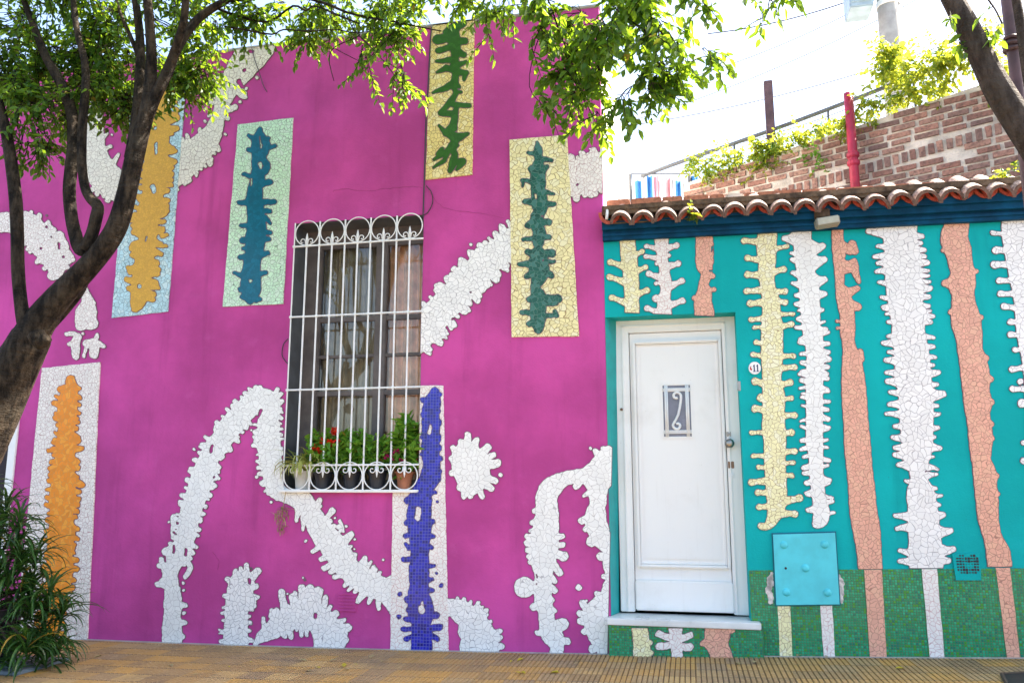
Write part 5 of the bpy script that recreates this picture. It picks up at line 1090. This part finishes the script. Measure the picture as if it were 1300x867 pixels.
for x, y, rx, ry, n_ in ((973,14,14,12,5),(985,4,14,8,4),(945,-4,10,6,2),(1207,30,4,10,2),(1222,42,6,5,2),(1254,26,8,9,3),(1262,40,5,4,1)):
    c = P(x, y, TY2-.05); s = scale_at(c); cluster(vs, fs, tw, g, c, (rx*s, .12, ry*s), n_, L=.072, W=.03, nl=5, down=1.0, tw=.13)
for c, rad, n_ in [((3.2, 4.2, 6.0), (1.4, 1.2, .9), 110), ((1.6, 4.0, 6.0), (1.2, 1.1, .6), 70), ((2.4, 3.0, 6.1), (1.3, 1.0, .8), 70)]:
    cluster(vs, fs, tw, g, Vector(c), rad, n_, L=.07, W=.034, nl=10)
nl_ = len(fs); tw.f = [tuple(i+len(vs) for i in q) for q in tw.f]
mesh('crown', vs+tw.v, fs+tw.f, None, tree2, mats=[M['leaf'], M['bark2']], fm=[0]*nl_+[1]*len(tw.f))
pp = P(1286, 57, 5.0); r = 8.2*scale_at(pp)
pole = empty('street_pole', (pp.x, 5.0, gz(pp.x)), 'purplish brown steel pole behind the leaning tree at the right edge', 'pole')
b = MB(); b.tube([(pp.x, 5.0, gz(pp.x)-.1), (pp.x, 5.0, 3.0), (pp.x, 5.0, 7.5)], [r*1.05, r, r*.95], 14); b.build('shaft', M['rust'], pole, smooth=True)
b = MB()
for k in range(3): z = pp.z+.03-k*.032; b.tube([(pp.x+r*1.22*math.cos(a), 5.0+r*1.22*math.sin(a), z+.006*math.sin(a*2+k)) for a in [2*math.pi*i/18 for i in range(19)]], .012, 6, cap=False)
b.tube([(pp.x+r*1.1, 4.97, pp.z+.02), (pp.x+r*2.0, 4.95, pp.z+.03)], .008, 5); b.tube([(pp.x+r*1.1, 4.97, pp.z-.03), (pp.x+r*1.8, 4.95, pp.z-.04)], .008, 5)
b.build('wire_clamp', M['rust'], pole)

# ---------------------------------------------------------------- the roof terrace behind the eaves
dirw = Vector((-.89, .456, 0)).normalized(); nw = Vector((-.456, -.89, 0)).normalized(); bp0 = Vector((2.6, 7.15, 0))
def BW(x, y): return PP(x, y, bp0, nw)
def bw(s, off, z): q = bp0-dirw*s-nw*off; return (q.x, q.y, z)      # s to the right, off behind the face
sL = -(BW(868, 240)-bp0).dot(dirw); zL = BW(880, 229).z; sR = 1.6; zR = BW(1250, 104).z; sRr = -(BW(1250, 104)-bp0).dot(dirw)
def ztop(s): return zL+(zR-zL)*(s-sL)/(sRr-sL)
wallb = empty('old_brick_wall', bp0, 'old weathered brick wall rising behind the clay tiled eaves', 'wall')
b = MB(); z0 = 3.4
b.add([bw(sL, .012, z0), bw(sR, .012, z0), bw(sR, .012, ztop(sR)-.01), bw(sL, .012, ztop(sL)-.01), bw(sL, .26, z0), bw(sR, .26, z0), bw(sR, .26, ztop(sR)-.01), bw(sL, .26, ztop(sL)-.01)], [(0,1,2,3),(4,7,6,5),(3,2,6,7),(0,3,7,4),(1,5,6,2)])
b.build('mortar', M['mortar'], wallb)
g = random.Random(3); bb = MB(); sb = MB()
zs_a, zs_b = BW(1000, 243).z, BW(1285, 158).z
soldier = lambda s: zs_a+(zs_b-zs_a)*((s+(BW(1000,243)-bp0).dot(dirw))/(-(BW(1285,158)-bp0).dot(dirw)+(BW(1000,243)-bp0).dot(dirw)))
def brickat(mb, s, z, w, h, pr):
    jt = [g.uniform(-.0035, .0035) for _ in range(8)]; rot = g.uniform(-.012, .012)
    q = [(s, z), (s+w, z), (s+w, z+h), (s, z+h)]
    f = [bw(x+jt[i], pr*g.uniform(-.8, .3), zz_+jt[i+4]*.6+(x-s)*rot) for i, (x, zz_) in enumerate(q)]
    k = [bw(x, .03, zz_) for x, zz_ in q]
    mb.add(f+k, [(0,1,2,3),(0,4,5,1),(1,5,6,2),(2,6,7,3),(3,7,4,0)])
z = z0; row_ = 0; hc = .064
while z < max(zR, ztop(sR))+.05:
    s = sL-.05+(.11 if row_ % 2 else 0)*g.uniform(.7, 1.3)
    while s < sR:
        w = .20*g.uniform(.85, 1.1); zz_ = z
        sol = soldier(s+w/2)
        if ztop(s+w/2) > zz_+hc*.9 and not (sol-.095 < zz_ < sol+.06) and g.random() > .05:
            brickat(bb, max(s, sL), zz_, w-.016, .046*g.uniform(.88, 1.08), .010)
        s += w+.018
    z += hc; row_ += 1
bb.build('bricks', M['brick'], wallb, label='rows of worn red bricks')
s = sL+.45
while s < sR:
    brickat(sb, s, soldier(s)-.048, .048, .10*g.uniform(.85, 1.05), .012); s += .074*g.uniform(.92, 1.08)
sb.build('brick_on_edge_course', M['brick'], wallb, label='course of bricks set upright')

# climbing plants along the top of that wall
def plantbush(name, label, cat, pts, group, mat='vine', nstem=5, L=.045, W=.03, dens=1.0, seed=0):
    gg = random.Random(seed); vs, fs, tb_ = [], [], MB()
    c0 = BW(*pts[0][:2]); root = empty(name, c0, label, cat, group)
    for x, y, rx, ry, n_ in pts:
        q = BW(x, y)+nw*-.06; s_ = scale_at(q)
        cluster(vs, fs, tb_, gg, q, (rx*s_, .2, ry*s_), int(n_*dens*1.9), L=L, W=W, nl=9, down=.1, tw=.2, free=True)
    tb_.build('stems', M['potleaf'], root); mesh('foliage', vs, fs, M[mat], root); return root
GV = 'creepers growing along the top of the brick wall'
plantbush('creeper', 'yellow green creeper hanging over the left end of the brick wall', 'creeper', [(900,214,26,13,22),(940,200,28,22,28),(872,214,16,8,10),(935,212,22,18,14)], GV, seed=1)
plantbush('creeper', 'creeper climbing round the foot of the brown wooden post', 'creeper', [(975,178,16,28,26),(965,190,24,18,18),(968,205,8,16,8)], GV, seed=2)
plantbush('creeper', 'low sunlit creeper between the wooden post and the pink pipe', 'creeper', [(1015,172,34,12,26),(1055,160,26,13,20)], GV, seed=3)
plantbush('creeper', 'creeper growing up the grey concrete pole', 'creeper', [(1130,60,14,30,24),(1134,90,14,16,10)], GV, seed=4, L=.055, W=.037)
plantbush('creeper', 'tall creeper on the wall between the concrete pole and the leaning tree', 'creeper', [(1180,95,36,30,44),(1212,72,26,32,30),(1160,122,38,16,24),(1238,66,22,34,24),(1268,85,24,26,18),(1110,130,24,14,10)], GV, seed=5, L=.05, W=.034, dens=.72)
plantbush('creeper', 'thin weeds rooted low on the face of the brick wall', 'weed', [(1035,205,8,14,5),(1045,228,10,8,5)], GV, seed=6, mat='potleaf')
# posts, pipe and rail
def upright(name, label, cat, x, yt, yb, rpx, mat, off=.0, square=False, cols=()):
    t = BW(x[0], yt); bt = BW(x[1], yb); s_ = scale_at(t); r_ = rpx*s_
    c = (t+bt)/2; c = c+nw*off; zb_ = min(3.5, bt.z); 
    o = empty(name, (c.x, c.y, zb_), label, cat); m_ = MB()
    if square: m_.bbox((c.x-r_, c.y-r_, zb_), (c.x+r_, c.y+r_, t.z), .006)
    else: m_.tube([(c.x, c.y, zb_), (c.x, c.y, (t.z+zb_)/2), (c.x, c.y, t.z)], r_, 14)
    m_.build('shaft', M[mat], o, smooth=not square)
    for y in cols:
        z = BW((x[0]+x[1])/2, y).z; k = MB(); k.tube([(c.x, c.y, z-.03), (c.x, c.y, z-.015), (c.x, c.y, z+.015), (c.x, c.y, z+.03)], [r_*1.05, r_*1.35, r_*1.35, r_*1.05], 14); k.build('collar', M[mat], o)
    return o
upright('wooden_post', 'weathered brown wooden post standing on the brick wall', 'post', (971, 974), 98, 230, 5.2, 'rust', -.12, True)
upright('vent_pipe', 'pink painted vent pipe in front of the brick wall', 'pipe', (1081, 1091), 124, 250, 5.6, 'pinkpipe', .10, False, (202, 212))
rl = empty('terrace_railing', BW(920, 190)+nw*-.5, 'thin grey pipe railing rising to the right above the creepers', 'railing'); b = MB()
off = -.25*nw
ra_ = [BW(x, y)+off for x, y in ((800,216),(842,200),(918,173),(1000,143),(1080,112),(1150,84),(1230,52))]
b.tube(ra_, .022, 8); b.build('top_rail', M['galv'], rl, smooth=True)
for x, y in ((803,214),(919,173),(1040,128),(1150,84)):
    q = BW(x, y)+off; k = MB(); k.tube([(q.x, q.y, 3.5), (q.x, q.y, q.z)], .013, 7); k.build('post', M['galv'], rl)
# concrete pole with its box
q = PP(1130, 30, Vector((2.2, 9.6, 0)), Vector((0, -1, 0))); s_ = scale_at(q)
up = empty('concrete_pole', (q.x, q.y, 3.5), 'grey concrete utility pole wrapped in creeper behind the brick wall', 'utility pole')
b = MB(); b.tube([(q.x, q.y, 3.5), (q.x, q.y, 6), (q.x, q.y, 8.5)], [14.5*s_, 14*s_, 13*s_], 18); b.build('shaft', M['concrete'], up, smooth=True)
zc = PP(1128, 7, Vector((2.2, 9.6, 0)), Vector((0, -1, 0))).z
b = MB(); b.tube([(q.x, q.y, zc-.03), (q.x, q.y, zc+.03)], 15*s_, 18); b.build('band', M['white_paint'], up)
zc2 = PP(1088, 26, Vector((2.2, 9.6, 0)), Vector((0, -1, 0))); w = 14*s_
bx = MB(); bx.bbox((zc2.x-w, q.y-.3, zc2.z), (zc2.x+w, q.y+.05, zc2.z+.62), .012)
for k in range(6): bx.bbox((zc2.x-w*.9, q.y-.312, zc2.z+.06+k*.09), (zc2.x+w*.9, q.y-.295, zc2.z+.10+k*.09), .004)
bx.tube([(zc2.x+w, q.y-.1, zc2.z+.3), (q.x, q.y, zc2.z+.3)], .02, 6)
bo = bx.build('junction_box', plain('pale_blue_grey_metal', (.32, .42, .48), .5), up, label='ribbed pale grey box bracketed to the pole')
# cables across the sky
GC = 'overhead cables above the roof terrace'
for i, (a, c, sg, r_, m_) in enumerate([((780,160),(1145,10),.12,.006,'wire_pale'),((800,118),(1130,-10),.15,.006,'wire_pale'),((860,150),(1300,20),.12,.007,'wire_pale'),((950,36),(1140,-22),.06,.008,'wire'),((1000,165),(1300,30),.1,.007,'wire_pale')]):
    p0, p1 = P(a[0], a[1], 10.2), P(c[0], c[1], 9.6); L = p1-p0
    pts = [p0+L*t-Vector((0, 0, sg*4*t*(1-t))) for t in [-.3+k*.1 for k in range(17)]]
    m = MB(); m.tube(pts, r_, 5); o = m.build('overhead_cable', M[m_], org=p0); tag(o, ['topmost pale cable left of the concrete pole, ending above the wall corner','pale cable passing just right of the hanging leaves','pale cable running to the right above the wooden post','short dark cable in the sky left of the pale grey box','pale cable passing low behind the pink pipe'][i], 'cable', GC)
# striped cloths on a line, glazed frame at the left end
cl0 = PP(828, 225, Vector((0, 8.9, 0)), Vector((0, -1, 0))); s_ = scale_at(cl0)
line = empty('washing_line', (cl0.x, 8.9, 3.5), 'washing line of blue, pink and white striped cloths behind the eaves', 'washing line')
gq = random.Random(5); x = 806.0
for nm, w, mt, t_, b_ in [('blue_cloth',9,'cloth_blue',230,262),('white_cloth',5,'cloth_white',226,262),('blue_cloth',8,'cloth_blue',224,262),('pink_cloth',9,'cloth_pink',224,262),('white_cloth',4,'cloth_white',224,262),('pink_cloth',8,'cloth_pink',226,262),('white_cloth',4,'cloth_white',226,262),('blue_cloth',8,'cloth_blue',230,262),('white_cloth',8,'cloth_white',228,262),('blue_cloth',13,'cloth_blue',224,262)]:
    p0 = P(x, t_, 8.9); p1 = P(x+w, b_, 8.9); vs = []; fs = []; n = 8
    for j in range(5):
        for i in range(n+1):
            u = i/n; vs.append((p0.x+(p1.x-p0.x)*u, 8.9+.02*math.sin(u*7+x)+.01*math.sin(j+u*3), p0.z+(p1.z-p0.z)*j/4))
    for j in range(4):
        for i in range(n): a = j*(n+1)+i; fs.append((a, a+1, a+n+2, a+n+1))
    mesh(nm, vs, fs, M[mt], line, True); x += w+.6
b = MB(); a, c = P(800, 221, 8.9), P(875, 221, 8.9); b.tube([a, c], .008, 6); b.tube([(a.x, 8.9, 3.5), a], .02, 6); b.tube([(c.x, 8.9, 3.5), c], .02, 6); b.build('line_frame', M['galv'], line)

# flood lamp under the eaves
q = P(1050, 283, D-.16); fl = empty('flood_lamp', q, 'small beige flood lamp fixed under the clay tile eaves', 'lamp')
b = MB(); w = .083; b.bbox((q.x-w, q.y-.05, q.z-.03), (q.x+w, q.y+.05, q.z+.035), .008); o = b.build('housing', M['lamp_grey'], fl); o.rotation_euler = (0, R(-6), 0)
b = MB(); b.bbox((q.x-w*.9, q.y-.057, q.z-.024), (q.x+w*.9, q.y-.049, q.z+.028), .003); o = b.build('glass', plain('cloudy_lamp_glass', (.38, .37, .30), .25, bmp=0), fl); o.rotation_euler = (0, R(-6), 0)
b = MB(); b.tube([(q.x-.03, q.y+.03, q.z+.03), (q.x-.03, q.y+.06, q.z+.11), (q.x-.05, q.y+.12, q.z+.12)], .012, 6); b.bbox((q.x-.075, q.y+.02, q.z+.05), (q.x+.03, q.y+.09, q.z+.12), .008); b.build('bracket', M['oldmortar'], fl)
# cables on the purple wall
def wallcable(label, pts, r_=.006, mat='wire', off=.012):
    P3 = [P(x, y, D-off) for x, y in pts]; m = MB(); m.tube([tuple(v) for v in catmull([tuple(v) for v in P3], 4)], r_, 6)
    o = m.build('wall_cable', M[mat], org=P3[0]); tag(o, label, 'cable', 'cables on the purple wall')
wallcable('black cable running down the left edge of the yellow mosaic panel', [(548,32),(546,60),(544,100),(541,150),(539.5,200),(538.5,232),(537.5,262),(537,276)], .0065, 'wire', .02)
wallcable('loop of thin cable hanging beside the window top', [(541,236),(548,245),(549,258),(543,270),(538,273)], .004)
wallcable('small curl of thin cable left of the window', [(366,430),(360,437),(358,450),(362,458),(366,462)], .004)
wallcable('thin stray cable hanging over the parapet by the bone white arc', [(317,30),(318,52),(323,75),(329,92),(334,108),(339,117)], .004, 'wire', .02)

# ---------------------------------------------------------------- pots in the window
def strap(vs, fs, base, az, L, W, rise, droop, n=7, tw=0):
    d = Vector((math.cos(az), math.sin(az), 0)); s = Vector((-math.sin(az), math.cos(az), 0)); b = len(vs); p = Vector(base); ang = rise
    for k in range(n+1):
        t = k/n; w = W*(.55+.9*t if t < .35 else 1.0*(1-((t-.35)/.65)**1.8)+.03)*.5; up = d*-math.sin(ang)+Vector((0, 0, 1))*math.cos(ang)
        vs.append(tuple(p-s*w+up*w*.5)); vs.append(tuple(p)); vs.append(tuple(p+s*w+up*w*.5))
        p = p+(d*math.cos(ang)+Vector((0, 0, 1))*math.sin(ang))*L/n; ang -= droop/n*(.6+.9*t)
    for k in range(n):
        a = b+3*k; fs += [(a, a+1, a+4, a+3), (a+1, a+2, a+5, a+4)]
zsill = wz0+.013
GP = 'flowerpots on the window sill'
def pot(name, label, x, wpx, mat, h, rim=None):
    q = P(x, 612, D+.03); r_ = wpx*scale_at(q)
    o = empty(name, (q.x, D+.045, zsill), label, 'potted plant', GP); m_ = MB()
    m_.lathe((q.x, D+.045, zsill), [(r_*.72, 0), (r_*.8, h*.5), (r_*.95, h*.88), (r_*1.08, h*.88), (r_*1.1, h), (r_*.98, h), (r_*.95, h-.02), (0.001, h-.025)], 20); m_.build('pot', M[mat], o, smooth=False)
    return o, Vector((q.x, D+.045, zsill+h-.02)), r_
g = random.Random(77)
o, c, r_ = pot('potted_plant', 'trailing pale spider plant in a whitish pot at the left of the sill', 384, 13, 'greypot', .15)
vs, fs = [], []
for k in range(80):
    a = g.uniform(0, 6.28); strap(vs, fs, c+Vector((g.uniform(-.04, .04), g.uniform(-.03, .03), 0)), a, g.uniform(.2, .42), .014, g.uniform(.7, 1.4), g.uniform(1.8, 3.4))
for k in range(12): strap(vs, fs, c+Vector((-.06+.16*g.random(), -.06, .02)), -1.6+g.uniform(-.6, .6), g.uniform(.22, .36), .014, .9, 3.6)
mesh('foliage', vs, fs, M['pale_strap'], o)
def bush(o, c, rad, n, L, W, seed, h=.1, mat='potleaf'):
    gg = random.Random(seed); vs, fs, tb_ = [], [], MB()
    for k in range(n):
        v = rvec(gg)*gg.random()**.4; p = c+Vector((v.x*rad[0], v.y*rad[1], h+v.z*rad[2]))
        tb_.tube([c, c.lerp(p, .6)+Vector((0, 0, .02)), p], [.004, .003, .0015], 4, cap=False)
        for j in range(5): leaf(vs, fs, p+rvec(gg)*.02, (rvec(gg)+Vector((0, -.3, .2))).normalized(), (Vector((0, 0, 1))+rvec(gg)*.5).normalized(), L*gg.uniform(.6, 1.2), W*gg.uniform(.7, 1.2), .2)
    tb_.build('stems', M['potleaf'], o); mesh('foliage', vs, fs, M[mat], o)
def blossoms(o, pts, mat, r0, seed):
    gg = random.Random(seed)
    for x, y, n_ in pts:
        q = P(x, y, D-.0); vs, fs = [], []
        for k in range(n_):
            p = q+rvec(gg)*r0*.8
            for j in range(5): leaf(vs, fs, p, (rvec(gg)+Vector((0, -.6, .1))).normalized(), rvec(gg), r0*.9, r0*.8, .1)
        mesh('flower', vs, fs, M[mat], o)
o, c, r_ = pot('potted_plant', 'red geranium in a dark pot, second from the left on the sill', 409, 12, 'blackpot', .14)
bush(o, c, (.18, .09, .17), 100, .06, .052, 1, .18); blossoms(o, [(420,562,16),(428,563,14),(407,571,10),(400,569,8),(425,547,10),(409,559,7)], 'red', .027, 3)
o, c, r_ = pot('potted_plant', 'leafy green plant in the middle dark pot on the sill', 445, 12, 'blackpot', .14)
bush(o, c, (.15, .09, .18), 90, .065, .05, 2, .18)
o, c, r_ = pot('potted_plant', 'low bushy plant in a dark pot, fourth from the left on the sill', 478, 13, 'blackpot', .15)
bush(o, c, (.15, .09, .14), 90, .05, .042, 3, .16)
o, c, r_ = pot('potted_plant', 'tall light green plant with magenta flowers in a terracotta pot', 513, 12, 'terracotta', .14)
bush(o, c, (.12, .08, .24), 55, .11, .055, 4, .24); blossoms(o, [(490,578,7),(504,572,8),(511,584,8),(500,580,5)], 'magenta', .024, 5)
vs, fs = [], []; q = P(357, 655, D-.03)
tb_ = MB(); tb_.tube([P(363, 624, D-.08), P(360, 640, D-.05), q], .003, 4)
for k in range(60): strap(vs, fs, q+rvec(g)*.05+Vector((0, 0, .02)), g.uniform(0, 6.28), g.uniform(.04, .11), .01, g.uniform(-1.2, 1.0), 1.5, 4)
for k in range(20): strap(vs, fs, q+rvec(g)*.025+Vector((0, 0, -.10)), g.uniform(0, 6.28), g.uniform(.03, .06), .01, g.uniform(-1.2, 1.0), 1.5, 4)
dp = empty('dried_plantlet', P(360, 626, D-.06), 'withered tuft of a plant hanging below the left end of the sill', 'plant'); tb_.build('stem', M['dry'], dp); mesh('foliage', vs, fs, M['dry'], dp)

# ---------------------------------------------------------------- dracaena in the lower left corner
g = random.Random(9)
pc = P(-30, 855, 5.25); pz_ = gz(pc.x)
dr = empty('potted_dracaena', (pc.x, 5.25, pz_), 'bushy dark green strap leaved plant in a planter at the lower left', 'potted plant')
b = MB(); b.lathe((pc.x, 5.25, pz_+.02), [(.19, 0), (.21, .02), (.25, .34), (.27, .34), (.27, .38), (.24, .38), (.23, .34), (.001, .33)], 24); b.build('planter', M['blackpot'], dr)
b = MB(); q = P(40, 858, 5.4); b.bbox((pc.x-.34, 5.0, pz_+.002), (P(62, 860, 5.3).x, 5.5, pz_+.03), .008); b.build('saucer', plain('blue_grey_tray', (.16, .22, .28), .5), dr)
vs, fs, st = [], [], MB(); top = Vector((pc.x, 5.25, pz_+.36))
heads = [(-25,630),(8,648),(-10,690),(22,690),(45,705),(-30,740),(10,735),(38,745),(62,755),(20,780),(55,790),(-15,790),(72,815),(35,815),(5,810),(78,775),(60,830),(25,660),(-40,680),(40,770),(0,720),(30,750),(50,820),(15,830),(-5,670),(25,710)]
for i, (x, y) in enumerate(heads):
    h = P(x, y, 5.15+g.uniform(-.2, .25)); mid = top.lerp(h, .5)+Vector((g.uniform(-.06, .06), g.uniform(-.06, .06), .05))
    st.tube([top+rvec(g)*.06, mid, h], [.014, .011, .008], 6)
    n_ = 40
    for k in range(n_):
        strap(vs, fs, h+Vector((0, 0, g.uniform(-.10, .03))), g.uniform(0, 6.28), g.uniform(.20, .36), .022, g.uniform(.0, 1.35), g.uniform(1.3, 2.6), 7)
st.build('stems', M['bark2'], dr, smooth=True); mesh('foliage', vs, fs, M['strap'], dr)

# fallen leaves
GF = 'fallen leaves on the pavement'
spots = [(660,853,'yleaf'),(710,855,'yleaf'),(962,848,'dry'),(735,837,'yleaf'),(389,833,'dry'),(393,847,'dry'),(437,842,'yleaf'),(665,836,'yleaf'),(418,834,'dry'),(470,831,'dry'),(1012,842,'dry'),(1050,840,'dry'),(940,851,'dry'),(1150,863,'yleaf'),(957,840,'yleaf'),(532,832,'dry'),(130,824,'dry'),(215,836,'dry')]
gl_ = random.Random(40)
for k in range(26): spots.append((gl_.uniform(120, 1290), 833+gl_.random()**2*22, gl_.choice(['dry', 'dry', 'yleaf'])))
for i, (x, y, m) in enumerate(spots):
    d = ray(x, y); t = (CZ-.06)/-d.z; p = EYE+d*t; p.z = gz(p.x)+.008
    vs, fs = [], []; a = g.uniform(0, 6.28); sz = 1 if i < 18 else g.uniform(.35, .7); leaf(vs, fs, p, Vector((math.cos(a), math.sin(a), .05)), Vector((0, 0, 1)), .065*sz, .036*sz, g.uniform(-.4, .3))
    o = mesh('fallen_leaf', vs, fs, M[m], org=p)
    tag(o, 'small yellow leaf fallen on the ribbed pavement' if m == 'yleaf' else 'small dry brown leaf fallen on the ribbed pavement', 'leaf', GF)
# weeds on the tiles
def tuft(label, x, y, Y, n_, seed, w):
    gg = random.Random(seed); q = P(x, y, Y); o = empty('roof_weed', q, label, 'weed', 'weeds growing on the tiles'); vs, fs, t_ = [], [], MB()
    cluster(vs, fs, t_, gg, q, (w, .06, w*.5), n_, L=.035, W=.024, nl=7, down=-.2, tw=.09, free=True)
    t_.build('stems', M['potleaf'], o); mesh('foliage', vs, fs, M['vine'], o)
tuft('small green weed growing on one roof tile near the corner', 877, 270, EY+.0, 7, 1, .05)
tuft('larger weed spreading on the eaves tiles at the right', 1268, 218, D-.0, 18, 2, .16)

# ---------------------------------------------------------------- light, sky, camera
az, el = 27, 50
sd = Vector((math.cos(R(az))*math.cos(R(el)), math.sin(R(az))*math.cos(R(el)), math.sin(R(el))))
sl = bpy.data.lights.new('sun', 'SUN'); sl.energy = 5.0; sl.angle = R(.5); sl.color = (1, .93, .82)
so = bpy.data.objects.new('sun', sl); col.objects.link(so); so.rotation_euler = sd.to_track_quat('Z', 'Y').to_euler(); so.location = (8, 8, 12)
w = bpy.data.worlds.new('World'); scene.world = w; w.use_nodes = True; nt = w.node_tree
sky = nt.nodes.new('ShaderNodeTexSky'); sky.sky_type = 'NISHITA'; sky.sun_disc = False; sky.sun_elevation = R(el); sky.sun_rotation = math.atan2(sd.x, sd.y)
sky.dust_density = 3.0; sky.air_density = 1.0; sky.ozone_density = 1.0
bg = nt.nodes['Background']; nt.links.new(sky.outputs[0], bg.inputs[0]); bg.inputs[1].default_value = .11
cam = bpy.data.cameras.new('camera'); co = bpy.data.objects.new('camera', cam); col.objects.link(co); scene.camera = co
co.location = EYE; co.rotation_euler = (R(90)+PITCH, 0, YAW)
cam.sensor_width = 36; cam.lens = 36*FOC/1300; cam.clip_end = 2000; cam.clip_start = .05
vsn = scene.view_settings; vsn.view_transform = 'Standard'; vsn.look = 'None'; vsn.gamma = 1; vsn.exposure = EXPO
vsn.use_white_balance = True; vsn.white_balance_temperature = WBT; vsn.white_balance_tint = WBI
scene.cycles.max_bounces = 8; scene.cycles.diffuse_bounces = 5; scene.cycles.transparent_max_bounces = 12
